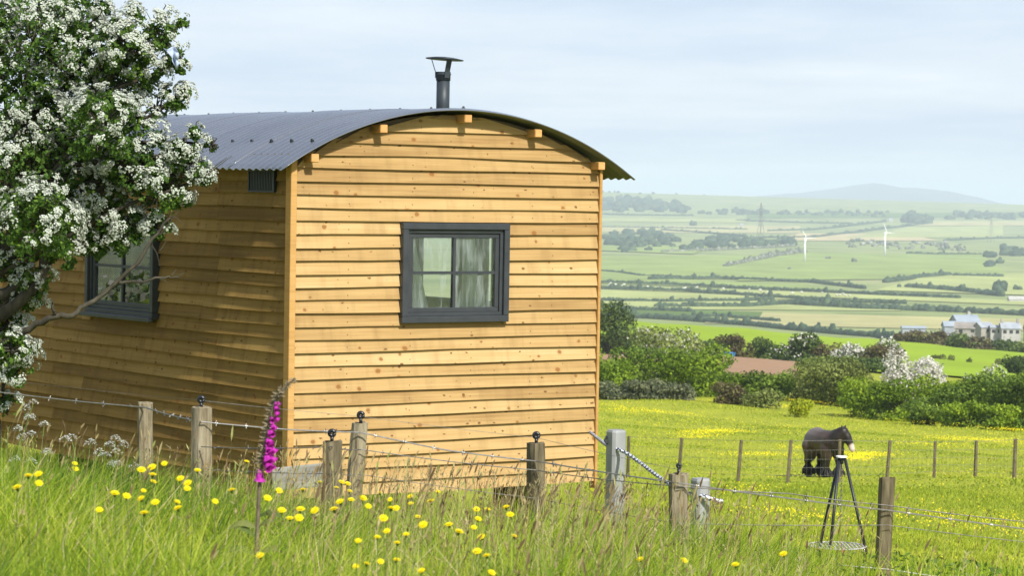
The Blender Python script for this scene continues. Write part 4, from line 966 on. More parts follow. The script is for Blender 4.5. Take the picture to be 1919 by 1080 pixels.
for px, py, lab in [(1669,415,'tiny white far farmhouse among trees'),(1390,425,'tiny white far house left of the pylon')]:
    b_ = hit(px, py); building('far_house', lab, px, py, b_.y, 7, 4, 2, .1, RD, SL, .7, 1, 'house')
fl = random.Random(5); shm = noisy('fleece', [(.3,(.55,.52,.45)),(.7,(.72,.69,.62))], (1,1,1), 3, .95)
sb = MB(); sb.tube([(-.6,0,.62),(-.45,0,.66),(0,0,.68),(.45,0,.68),(.62,0,.66)], [.1,.34,.40,.34,.12], 8)
sb2 = MB(); sb2.tube([(.55,0,.78),(.75,0,.9),(.95,0,.78)], [.14,.14,.07], 6); sb3 = MB()
for x in (-.35,.35):
    for y in (-.17,.17): sb3.tube([(x,y,0),(x,y,.5)], .06, 5)
shb, shh, shl = sb.mesh('fleece', True), sb2.mesh('head', True), sb3.mesh('legs')
for i in range(26):
    px = fl.uniform(1140, 1600); py = 536+ (px-1140)*.044+fl.uniform(-2.2, 2.2); b = hit(px, py)
    r = empty('sheep', (b.x, b.y, b.z+.35), fl.uniform(0, 6.28), label='white sheep grazing as a speck in the narrow valley field', cat='sheep', group='sheep in the valley')
    r.scale = (1.5,1.5,1.5)
    link('fleece', shb, shm, r); link('head', shh, shm, r); link('legs', shl, M['post_dark'], r)
tp = at(1364, 314); bl = mat('blue_plastic', (.03,.16,.42), .5)
tr_ = empty('feed_trough', tp, .2, label='small blue trough at the edge of the red earth', cat='trough'); mb = MB(); mb.box((-.6,-.35,-.05), (.6,.35,.12)); 
mb.add([(-.6,-.35,.12),(.6,-.35,.12),(.6,.35,.12),(-.6,.35,.12),(-.72,-.45,.8),(.72,-.45,.8),(.72,.45,.8),(-.72,.45,.8)], [(0,1,5,4),(1,2,6,5),(2,3,7,6),(3,0,4,7)]).build('tub', bl, tr_)
MB().tube([(-.72,-.45,.8),(.72,-.45,.8),(.72,.45,.8),(-.72,.45,.8),(-.72,-.45,.8)], .05, 6).build('rim', bl, tr_)

# ------------------------------------------------------------------ mountain on the horizon
def mountain():
    prof = [(1380,372),(1440,366),(1490,362),(1540,357),(1580,352),(1605,346),(1635,343),(1660,346),(1685,352),(1715,352),(1745,356),(1780,367),(1830,380),(1900,392)]
    d0 = 16500; xs = np.linspace(1380, 1900, 130); ys = np.interp(xs, [p[0] for p in prof], [p[1] for p in prof])+.5*np.sin(xs*.11)+.35*np.sin(xs*.31)
    v = []; rows = 9
    for j in range(rows):
        t = j/(rows-1); k = math.sin(math.pi*min(t, 1)); dd = d0+(t-.5)*6000
        for px, py in zip(xs, ys):
            r = ray(px, py); top = r[2]*d0; z = -75+(top+75)*k*(1 if j == 4 else .96+.04*math.sin(px*.05+j))
            v.append((r[0]*d0, dd, z))
    n = len(xs); f = [(j*n+i, j*n+i+1, (j+1)*n+i+1, (j+1)*n+i) for j in range(rows-1) for i in range(n-1)]
    link('mountain', npmesh('mountain', v, [np.array(f)], smooth=True), noisy('heath', [(.3,(.055,.066,.07)),(.7,(.09,.10,.10))], (.001,.001,.001), 2, .95, jitter=False), kind='structure')
mountain()

# ------------------------------------------------------------------ hawthorn tree beside the hut
def hawthorn():
    D0 = 18.9; base = at(-30, D0)
    root = empty('hawthorn_tree', base, 0, label='hawthorn tree covered in white blossom leaning over the left side of the hut', cat='tree')
    B = np.array(base)
    bl = [(60,80,125,0),(155,105,80,.1),(235,95,55,-.1),(300,70,48,.05),(262,130,50,.1),(215,175,60,.2),(40,215,110,.1),(130,235,90,.2),(190,235,75,-.45),(322,188,26,.1),(292,200,26,.1),(255,300,70,-.1),(345,280,30,-.2),(300,345,62,-.1),(370,318,26,-.1),(60,350,110,-.1),(75,420,75,-.5),(175,380,80,.1),(235,430,50,.05),(290,420,34,.0),(30,490,52,.1),(50,560,30,.1),(25,665,45,-.1),(25,705,28,-.2),(8,760,26,0),(-110,120,150,0),(-120,330,150,.2),(-130,520,110,.2),(-20,20,120,.3),(120,20,70,.3),(355,305,24,0),(20,655,34,-.35),(120,465,42,.05),(185,450,36,.1),(60,530,36,0),(330,120,22,0),(215,60,30,0),(10,600,40,.2),(396,272,13,-.1),(384,336,14,-.1),(342,46,13,0),(300,28,12,0),(190,18,18,0),(275,222,20,0),(346,172,13,.1),(365,250,14,-.1),(250,25,14,0),(330,365,30,.1),(215,310,60,.3)]
    blobs = [(np.array(P(x, y, D0+dz)), r*(D0+dz)/F) for x, y, r, dz in bl]
    # limbs
    trunk = MB(); t0 = Vector(base); t1 = P(-45, 640, D0); t2 = P(-25, 560, D0)
    trunk.tube([t0+Vector((0,0,-.15)), t0+Vector((.02,0,.1)), P(-20,800,D0), t1, t2], [.13,.105,.085,.08,.07], 9).build('trunk', BARK, root, True, loc=-base)
    def limb(pts, rr, n=7):
        m = MB(); q = [Vector(p) for p in pts]
        for _ in range(2):
            z = [q[0]]
            for a, b in zip(q[:-1], q[1:]): z += [a.lerp(b, .28), a.lerp(b, .72)]
            q = z+[q[-1]]
        q = [p+Vector((random.uniform(-1,1), random.uniform(-1,1), random.uniform(-1,1)))*.013 for p in q]
        L = len(q); m.tube(q, [rr[0]+(rr[1]-rr[0])*i/(L-1) for i in range(L)], n); return m.build('branch', BARK, root, True, loc=-base)
    limb([t2, P(30,545,D0), P(85,505,D0), P(110,455,D0+.05), P(150,400,D0), P(220,330,D0)], (.05,.018))
    limb([P(-30,600,D0), P(10,590,D0), P(60,545,D0-.1), P(90,500,D0), P(70,400,D0), P(60,250,D0)], (.055,.02))
    limb([t1, P(15,645,D0-.2), P(60,610,D0-.3), P(108,590,D0-.35), P(135,592,D0-.35), P(165,570,D0-.35), P(240,515,D0-.3), P(280,455,D0-.3), P(318,405,D0-.25)], (.030,.008))
    limb([P(218,528,D0-.3), P(245,533,D0-.32), P(290,524,D0-.32), P(332,519,D0-.3)], (.014,.005), 5)
    limb([P(104,590,D0-.35), P(100,575,D0-.36), P(96,562,D0-.36)], (.014,.004), 5)
    for (c, r), (x, y, rp_, dz) in zip(blobs, bl):
        a = t2.lerp(Vector(blobs[6][0]), random.uniform(.1, .8)) if y < 500 else t1
        c_ = Vector(c); mid = a.lerp(c_, .5)+Vector((random.uniform(-.1,.1), random.uniform(-.1,.1), random.uniform(-.02,.12)))
        limb([a, mid, c_, c_+(c_-a).normalized()*r*.7], (.022,.004), 5)
    tw = MB()
    for (c, r) in blobs:
        for _ in range(int(10+r*50)):
            u = Vector(unit(1)[0]); p = Vector(c)+u*r*.15; q = Vector(c)+u*r*random.uniform(.8, 1.12)+Vector((0,0,random.uniform(-.03,.05)))
            tw.tube([p-base, p.lerp(q, .5)-base+Vector((random.uniform(-.03,.03),0,random.uniform(-.03,.03))), q-base], [.006,.004,.002], 3, False)
    for (x0,y0,x1,y1) in [(300,440,335,395),(318,405,340,418),(332,519,345,512),(300,470,312,450),(395,318,425,296),(385,330,435,292),(250,500,262,480),(282,455,300,500),(322,516,330,505),(300,523,312,532)]:
        tw.tube([P(x0,y0,D0-.25)-base, P((x0+x1)/2+3,(y0+y1)/2-3,D0-.25)-base, P(x1,y1,D0-.25)-base], [.005,.0035,.002], 4, False)
    tw.build('twigs', BARK, root, kind='stuff')
    # foliage
    Ps, Ns, Ts, Bp, Bn, Bt, BD = [], [], [], [], [], [], []
    for bi, (c, r) in enumerate(blobs):
        m = int(25000*r*r/.42)+140; m = min(m, 6500)
        u = unit(m); rad = rng.uniform(.15, 1.0, (m, 1))**.45
        lump = 1+.20*np.sin(u[:, :1]*6+bi)*np.sin(u[:, 2:]*7+bi*2)
        p = c+u*r*rad*lump*np.array([1, 1.05, .95])
        gap = np.sin(p[:, 0]*17+bi)*np.sin(p[:, 2]*19+1)*np.sin(p[:, 1]*11)+.55*np.sin(p[:, 0]*41+2)*np.sin(p[:, 2]*37)
        ok = gap < .06; p, u_ = p[ok], u[ok]
        nn = unit(len(p))+u_*.5; nn[:, 2] += .4; nn /= np.linalg.norm(nn, axis=1, keepdims=True)
        Ps.append(p); Ns.append(nn); Ts.append(np.clip(.45+rng.normal(size=len(p))*.2+(rng.uniform(-.1,.1)), 0, 1))
        # blossom clusters on the outside
        nc = int(950*r*r/.2)+22; uc = unit(nc*3); uc = uc[(uc[:, 2] > -.45) & (uc[:, 1] < .6)][:nc]
        gate = np.sin(uc[:, 0]*4.2+bi*1.7)*np.sin(uc[:, 2]*4.6+bi)+.35*np.sin(uc[:,0]*11+bi)+(-.25, .1, .3, -.05, .15)[bi % 5]
        uc = uc[gate > -.12]
        q = c+uc*r*rng.uniform(.84, 1.12, (len(uc), 1))*(1+.20*np.sin(uc[:, :1]*6+bi)*np.sin(uc[:, 2:]*7+bi*2))
        gap = np.sin(q[:, 0]*17+bi)*np.sin(q[:, 2]*19+1)*np.sin(q[:, 1]*11)+.55*np.sin(q[:, 0]*41+2)*np.sin(q[:, 2]*37)
        Bp.append(q[gap < .16]); Bn.append(uc[gap < .16])
    Pp, Nn, Tt = np.concatenate(Ps), np.concatenate(Ns), np.concatenate(Ts)
    V, f, t = leaf_cloud(Pp-B, Nn, .030*rng.uniform(.6, 1.35, len(Pp)), .72, Tt, .5)
    link('leaves', npmesh('leaves', V, [f], {'tint': t}), leafmat('hawthorn_leaf', [(0,(.028,.065,.014)),(.45,(.08,.16,.026)),(.8,(.15,.25,.036)),(1,(.25,.37,.05))], .4), root, kind='stuff')
    C, Nc = np.concatenate(Bp), np.concatenate(Bn); per = 17; n = len(C)
    nn = np.repeat(Nc, per, 0); nn = nn+unit(n*per)*.75; nn[:, 2] += .35; nn /= np.linalg.norm(nn, axis=1, keepdims=True)
    cs = np.repeat(rng.uniform(.028, .052, n), per)[:, None]
    fp = np.repeat(C, per, 0)+nn*cs*rng.uniform(.65, 1.0, (n*per, 1))
    t_, b_2 = orient(nn); rr = rng.uniform(.0050, .0085, (n*per, 1)); ang = np.linspace(0, 2*math.pi, 6)[:-1]
    Vf = [fp+nn*-.002]+[fp+(t_*math.cos(a)+b_2*math.sin(a))*rr+nn*.003 for a in ang]
    V = np.stack(Vf, 1).reshape(-1, 3); idx = (np.arange(n*per)*6)[:, None]
    tris = np.concatenate([np.concatenate([idx, idx+1+k, idx+1+(k+1) % 5], 1) for k in range(5)])
    ti = np.repeat(np.clip(.62+rng.normal(size=n*per)*.2, 0, 1), 6)
    link('blossom', npmesh('blossom', V-B, [tris], {'tint': ti}), leafmat('hawthorn_blossom', [(0,(.40,.42,.33)),(.5,(.53,.56,.48)),(1,(.64,.67,.60))], .3), root, kind='stuff')
hawthorn()
def scrap():
    o_ = P(322, 92, 18.7); n, m = 10, 10; v = []
    for j in range(m+1):
        for i in range(n+1):
            u, w = i/n-.5, j/m; wd = .085*(1-.72*w)+.012*math.sin(w*9)
            v.append((u*wd*1.2+.055*w-.01, .022*math.sin(u*9+w*5)+.012*math.sin(w*13), -.115*w+.012*math.sin(u*8)+.012*math.cos(w*4+u*3)))
    f = [(j*(n+1)+i, j*(n+1)+i+1, (j+1)*(n+1)+i+1, (j+1)*(n+1)+i) for j in range(m) for i in range(n)]
    o = MB().add(v, f).build('plastic_scrap', leafmat('thin_plastic', [(0,(.55,.63,.78)),(1,(.6,.68,.8))], .4), None, True, loc=o_, label='pale blue scrap of plastic snagged on the hawthorn twig tip', cat='scrap')
    s = o.modifiers.new('thickness', 'SOLIDIFY'); s.thickness = .0015
scrap()

# ------------------------------------------------------------------ grass
def vnoise(x, y, s):
    return .5+.25*(np.sin(x*s+1.7)*np.cos(y*s*1.13+.4)+np.sin(x*s*2.3+y*s*1.1+2.1)*.6+np.sin(y*s*2.9-x*s*.7+.9)*.4)
GRASS = leafmat('grass_blade', [(0,(.035,.085,.010)),(.28,(.165,.285,.018)),(.6,(.40,.49,.035)),(.8,(.54,.56,.08)),(.92,(.66,.58,.26)),(1,(.68,.57,.34))], .45, .5)
def blades(x, y, h, w, tint, lean=.35, name='grass', z0=None):
    n = len(x); z = ground(x, y)-.02 if z0 is None else z0; a = rng.normal(.6, 1.0, n); la = rng.normal(.2, 1.6, n)
    L = np.abs(rng.normal(lean, lean*.5, n))*h; dx, dy = np.cos(la)*L, np.sin(la)*L
    wx, wy = np.cos(a)*w*.5, np.sin(a)*w*.5
    z_ = np.zeros(n); b = np.stack([x, y, z], 1); mid = np.stack([x+dx*.32, y+dy*.32, z+h*.58], 1); tip = np.stack([x+dx, y+dy, z+h*np.sqrt(np.clip(1-(L/h)**2*.4, .3, 1))], 1); W_ = np.stack([wx, wy, z_], 1)
    V = np.stack([b-W_, b+W_, mid-W_*.8, mid+W_*.8, tip], 1).reshape(-1, 3); i = (np.arange(n)*5)[:, None]
    return V, np.concatenate([i, i+1, i+3, i+2], 1), np.concatenate([i+2, i+3, i+4], 1), np.repeat(tint, 5)
def polar(n, d0, d1, u0, u1, p=1.0):
    d = np.sqrt(rng.uniform(d0*d0, d1*d1, n)) if p == 1 else d0+(d1-d0)*rng.uniform(0, 1, n)**p
    return rng.uniform(u0, u1, n)*d, d
def in_hut(x, y, m=.12):
    c, s = .816, .578; X, Y = x+1.62, y-20; a = X*c+Y*s; b = -X*s+Y*c
    return (a > -m) & (a < WD+m) & (b > -m) & (b < LN+m)
def long_grass():
    x, y = polar(215000, 5.2, 17.5, -.255, .255); u = x/y
    keep = (y < 15.5-10.5*np.clip(u-.055, 0, .3)*2.0) & ~in_hut(x, y)
    keep &= ~((u > .12) & (y > 12.0) & (rng.uniform(0, 1, len(x)) < .8))
    x, y = x[keep], y[keep]; u = x/y; pn = vnoise(x, y, 1.9); p2 = vnoise(x+9, y+4, .8)
    hmax = np.interp(u, [-.25,-.12,-.04,.04,.08,.13,.25], [.54,.51,.38,.42,.38,.24,.20])
    tuft = .70+.6*pn; h = hmax*tuft*rng.uniform(.35, 1.08, len(x))
    straw = np.interp(u, [-.2,-.12,-.06,0,.05,.12,.2], [.0,.02,.14,.13,.06,.12,.13])
    t = np.clip(.32+straw+(p2-.5)*.55+(vnoise(x*1.3+3, y*1.1, 5.5)-.5)*.45+rng.normal(size=len(x))*.2, .02, .97); dry = rng.uniform(0, 1, len(x)) < (.05+straw*.65); t[dry] = rng.uniform(.72, 1, dry.sum())
    V, q, tr, T = blades(x, y, h, rng.uniform(.003, .0085, len(x)), t, .5)
    link('long_grass', npmesh('long_grass', V, [q, tr], {'tint': T}), GRASS, kind='stuff', label='long green and straw-coloured meadow grass in the foreground', cat='grass')
long_grass()
def skirt_grass():
    # around the hut and between fence and hut
    x, y = polar(60000, 15, 26, -.24, .26); u = x/y; k = ~in_hut(x, y) & ~((u > .03) & (y > 22)); x, y = x[k], y[k]; u = x/y
    h = rng.uniform(.10, .30, len(x))*np.where(u > .05, .62, 1.0); t = np.clip(.46+rng.normal(size=len(x))*.16+(vnoise(x, y, 1.1)-.5)*.3, 0, .98)
    V, q, tr, T = blades(x, y, h, rng.uniform(.004, .009, len(x)), t, .4)
    link('yard_grass', npmesh('yard_grass', V, [q, tr], {'tint': T}), GRASS, kind='stuff', label='rough grass around the foot of the hut', cat='grass')
skirt_grass()
PAST = leafmat('pasture_blade', [(0,(.15,.215,.018)),(.35,(.285,.355,.026)),(.65,(.385,.43,.036)),(.87,(.46,.44,.06)),(1,(.46,.35,.13))], .35)
def pasture():
    Vs, Qs, Rs, Ts = [], [], [], []; k = 0
    for n, d0, d1, h0, h1, w in ((90000,17,40,.05,.15,.012),(70000,40,76,.05,.13,.025),(75000,76,185,.03,.10,.06)):
        x, y = polar(n, d0, d1, .015, .235); m = ~in_hut(x, y, .3); x, y = x[m], y[m]
        pn = vnoise(x, y, .35 if d0 < 80 else .12); h = rng.uniform(h0, h1, len(x))*(.6+.8*pn); t = np.clip(.46+(vnoise(x+5, y, .5)-.5)*.5+(vnoise(x*.7+15, y*.5, .16)-.5)*.55+rng.normal(size=len(x))*.15, 0, .97)
        V, q, r, T = blades(x, y, h, w*rng.uniform(.7, 1.4, len(x)), t, .5); Vs.append(V); Qs.append(q+k); Rs.append(r+k); Ts.append(T); k += len(V)
    link('pasture_grass', npmesh('pasture_grass', np.concatenate(Vs), [np.concatenate(Qs), np.concatenate(Rs)], {'tint': np.concatenate(Ts)}), PAST, kind='stuff', label='short yellow-green pasture grass of the horse field', cat='grass')
pasture()
YEL = leafmat('yellow_petal', [(0,(.74,.56,.006)),(.5,(.86,.72,.008)),(1,(.90,.80,.03))], .3)
def buttercups():
    n = 150000; x, y = polar(n, 17, 178, .01, .235, 1); g = vnoise(x, y*.6, .16)*.6+vnoise(x+31, y, .5)*.4; u = x/y
    farw = np.interp(y, [17,60,100,130,178], [.025,.03,.04,.10,.15])
    k = rng.uniform(0, 1, n) < np.clip((g-.40)*2.4, .03, 1)*farw; x, y = x[k], y[k]
    X, Y = [x], [y]
    for px, py, w, hh, m in [(1330,816,90,7,900),(1305,826,60,4,260),(1625,860,62,6,900),(1608,868,30,6,500),(1560,868,60,5,350),(1420,860,90,5,450),(1500,848,60,5,200),(1860,832,110,6,650),(1780,830,60,5,250),(1900,812,60,4,260),(1460,766,60,5,380),(1520,758,60,4,300),(1200,775,140,12,700),(1900,1000,80,30,250),(1500,980,160,30,350),(1780,990,120,30,350),(1750,840,140,12,350),(1390,930,90,16,180)]:
        m = int(m*.85); a = rng.normal(px, w*.46, m); b = rng.normal(py, hh*.75, m)
        c = hit(px, py); s = c.y/F
        X.append(c.x+(a-px)*s+rng.normal(size=m)*.1); Y.append(c.y-(b-py)*s*7)
    x, y = np.concatenate(X), np.concatenate(Y); ok = ~in_hut(x, y, .2) & (y > 16); x, y = x[ok], y[ok]; n = len(x)
    p = np.stack([x, y, ground(x, y)+rng.uniform(.13, .26, n)], 1); nn = unit(n)*.55; nn[:, 2] += .7; nn[:, 1] -= .5; nn /= np.linalg.norm(nn, axis=1, keepdims=True)
    V, f, t = leaf_cloud(p, nn, np.interp(y, [17,60,178],[.020,.030,.048])*rng.uniform(.7, 1.3, n), 1.0, np.clip(rng.normal(.5, .2, n), 0, 1), .1)
    link('buttercups', npmesh('buttercups', V, [f], {'tint': t}), YEL, kind='stuff', label='yellow buttercups scattered through the horse field', cat='buttercups')
buttercups()
SEED = leafmat('seed_head', [(0,(.10,.065,.035)),(.3,(.22,.15,.075)),(.55,(.38,.29,.14)),(.8,(.47,.40,.19)),(1,(.30,.36,.09))], .3)
def herbs():
    n = 16000; x, y = polar(n, 6.5, 15.5, -.24, .24); g = vnoise(x, y, 2.6); k = (rng.uniform(0, 1, n) < np.clip((g-.35)*2.2, 0, 1)) & ~in_hut(x, y); x, y = x[k], y[k]; n = len(x); u = x/y
    p = np.stack([x, y, ground(x, y)+rng.uniform(.03, .27, n)*np.interp(u, [-.2,0,.1,.2],[1.2,1,.8,.5])], 1); nn = unit(n); nn[:, 2] += .7; nn[:, 1] -= .4; nn /= np.linalg.norm(nn, axis=1, keepdims=True)
    V, f, t = leaf_cloud(p, nn, rng.uniform(.018, .055, n), .42, np.clip(rng.normal(.5, .22, n), 0, 1), .5)
    link('meadow_herbs', npmesh('meadow_herbs', V, [f], {'tint': t}), leafmat('herb_leaf', [(0,(.035,.075,.012)),(.5,(.11,.18,.025)),(.85,(.20,.27,.05)),(1,(.30,.16,.07))], .3), kind='stuff', label='small broad herb leaves among the foreground grass', cat='herbs')
herbs()
def seedheads():
    n = 4300; x, y = polar(n, 7.5, 16.5, -.235, .235); u = x/y
    pr = np.interp(u, [-.2,-.13,-.08,-.03,.03,.07,.10,.15,.22], [.14,.34,.6,1,1,.6,.28,.12,.08])*np.interp(y, [7.5,10,13,16],[.45,.7,1,.85])
    k = (rng.uniform(0, 1, n) < pr) & ~in_hut(x, y, .1); x, y = x[k], y[k]; n = len(x); u = x/y
    h = rng.uniform(.38, .66, n)*np.interp(u, [-.2,-.05,.06,.1,.22],[1.08,.95,.9,.80,.62]); z = ground(x, y); a = rng.normal(.2, .9, n); L = np.abs(rng.normal(.16, .10, n))*h
    mb_v, mb_f, T = [], [], []; k = 0
    for i in range(n):
        b = np.array([x[i], y[i], z[i]-.02]); tip = b+np.array([math.cos(a[i])*L[i], math.sin(a[i])*L[i], h[i]]); mid = b*.5+tip*.5-np.array([math.cos(a[i])*L[i]*.15, 0, 0])
        w = .0011; th = rng.uniform(0, 3.14); W_ = np.array([math.cos(th), math.sin(th), 0])*w; tt = float(rng.uniform(.1, 1))
        vs = [b-W_, b+W_, mid-W_, mid+W_, tip-W_, tip+W_]; fs = [(0,1,3,2),(2,3,5,4)]
        kind = rng.uniform(); d = tip-mid; d /= np.linalg.norm(d); droop = np.array([math.cos(a[i]), math.sin(a[i])*.6, -.2])*.02
        if kind < .45:      # spike
            hl, hw = rng.uniform(.03, .075), rng.uniform(.0035, .006)
            for q in (0, math.pi/2):
                s = np.array([math.cos(th+q), math.sin(th+q), 0])*hw; e = tip+d*hl+droop*.6; m_ = tip+d*hl*.4+droop*.15; m2 = tip+d*hl*.75+droop*.4; c0 = len(vs); vs += [tip, m_-s, m2-s*.7, e, m2+s*.7, m_+s]; fs += [(c0,c0+1,c0+2,c0+3,c0+4,c0+5)]
        else:               # loose panicle
            for q in range(int(rng.integers(6, 11))):
                p0 = tip-d*rng.uniform(0, .08); o_ = np.array([rng.normal(), rng.normal(), rng.normal()*.4])*.013+d*.012; s = np.cross(o_, [0,0,1.0]); s /= np.linalg.norm(s)+1e-9; s *= rng.uniform(.002,.0042); c0 = len(vs); vs += [p0, p0+o_*.6-s, p0+o_*1.3, p0+o_*.6+s]; fs += [(c0,c0+1,c0+2,c0+3)]
        mb_v += vs; mb_f += [tuple(j+k for j in f) for f in fs]; k += len(vs); T += [tt]*len(vs)
    me = bpy.data.meshes.new('seeding_grass'); me.from_pydata([tuple(v) for v in mb_v], [], mb_f); me.update(); at_ = me.attributes.new('tint', 'FLOAT', 'POINT'); at_.data.foreach_set('value', np.array(T, np.float32))
    link('seeding_grass', me, SEED, kind='stuff', label='seeding grass stalks standing above the meadow', cat='grass')
seedheads()
# ------------------------------------------------------------------ dandelion-like flowers
DAND = [(32,915),(53,893),(72,890),(73,907),(140,870),(141,880),(186,957),(215,926),(237,931),(265,882),(285,877),(286,891),(287,904),(269,921),(264,936),(291,943),(270,963),(308,870),(370,883),(338,898),(352,907),(351,917),(332,942),(333,954),(403,941),(434,920),(462,866),(523,921),(501,935),(528,958),(543,973),(567,919),(563,956),(487,1043),(626,956),(630,915),(600,905),(499,887),(658,938),(652,908),(637,942),(680,935),(712,925),(730,937),(769,932),(821,923),(807,941),(783,970),(793,985),(841,985),(893,956),(913,956),(948,952),(956,966),(902,1008),(964,1006),(860,998),(761,1003),(725,997),(707,1008),(671,1015),(744,1019),(743,1051),(713,1054),(687,1058),(667,1063),(790,1071),(921,1075),(912,1043),(718,973),(733,954),(742,954),(896,974),(894,1035),(888,990),(1468,1040),(1282,1052),(1200,1050),(1378,1060),(640,905),(590,958),(560,972),(770,945),(690,950),(655,922)]
ORD = 'first second third fourth fifth sixth seventh eighth ninth tenth eleventh twelfth thirteenth fourteenth fifteenth sixteenth seventeenth eighteenth nineteenth twentieth'.split()
ORD += ['twenty-'+w for w in ORD[:9]]+['thirtieth']+['thirty-'+w for w in ORD[:9]]+['fortieth']
def dandelions():
    mb = MB(); rd = random.Random(2)
    for ring_, (n, L, up, w) in enumerate(((16,1.0,.18,.20),(13,.78,.34,.18),(9,.5,.46,.16))):
        for k in range(n):
            a = 2*math.pi*(k+rd.uniform(-.2,.2))/n; c, s = math.cos(a), math.sin(a); l = L*rd.uniform(.9, 1.06)
            mb.add([(0,0,.12),(c*l*.6-s*w,s*l*.6+c*w,up*.8),(c*l,s*l,up+rd.uniform(-.05,.08)),(c*l*.6+s*w,s*l*.6-c*w,up*.8)], [(0,1,2,3)])
    head = mb.mesh('flower_head'); head.materials.append(None) if False else None
    at_ = head.attributes.new('tint', 'FLOAT', 'POINT'); at_.data.foreach_set('value', [rd.uniform(.3, .9) for _ in head.vertices])
    cal = MB().tube([(0,0,-.75),(0,0,-.3),(0,0,.1)], [.1,.34,.30], 7).mesh('calyx', True)
    stemm = leafmat('flower_stem', [(0,(.12,.17,.03)),(1,(.12,.17,.03))], .1)
    for i, (px, py) in enumerate(DAND):
        hgt = rd.uniform(.47, .57)*(1.0 if px < 420 else .88)
        if py > 1030: hgt *= .92
        p = hit(px, py, hgt)
        if p.y > 15: p = P(px, py, rd.uniform(12, 14.5))
        g = G(p.x, p.y); h = p.z-g
        big = rd.uniform(.0110, .0175)*min(1.15, p.y/10+.15)
        zone = 0 if px < 450 else 1 if px < 700 else 2 if px < 1100 else 3
        zs = sorted(q for q in DAND if (0 if q[0] < 450 else 1 if q[0] < 700 else 2 if q[0] < 1100 else 3) == zone)
        where = ('left of the foxglove', 'between the foxglove and the tall post', 'below the gable wall', 'at the bottom right')[zone]
        lab = 'yellow dandelion-like flower, %s from the left of those %s' % (ORD[zs.index((px, py))], where)
        if (px, py) == (1468,1040): lab = 'largest yellow flower standing by itself left of the tripod'
        elif (px, py) == (487,1043): lab = 'yellow flower low on the foxglove stem near the bottom of the photo'
        elif (px, py) == (462,866): lab = 'yellow flower standing high just left of the foxglove bells'
        grp = 'yellow flowers in the long grass'
        r = empty('dandelion', (p.x, p.y, g), 0, label=lab, cat='flower', group=grp)
        hx, hy = rd.uniform(-.03,.03), rd.uniform(-.02,.02)
        r.location.x -= hx; r.location.y -= hy
        MB().tube([(0,0,-.03),(hx*.3,hy*.3,h*.5),(hx,hy,h-big*.5)], .0016, 4).build('stem', stemm, r)
        o = link('flower_head', head, YEL, r, loc=(hx,hy,h), rot=(rd.uniform(.05,.75), rd.uniform(-.45,.45), rd.uniform(0,6.28) if False else 0)); o.scale = (big,)*3
        c = link('calyx', cal, stemm, o)
dandelions()
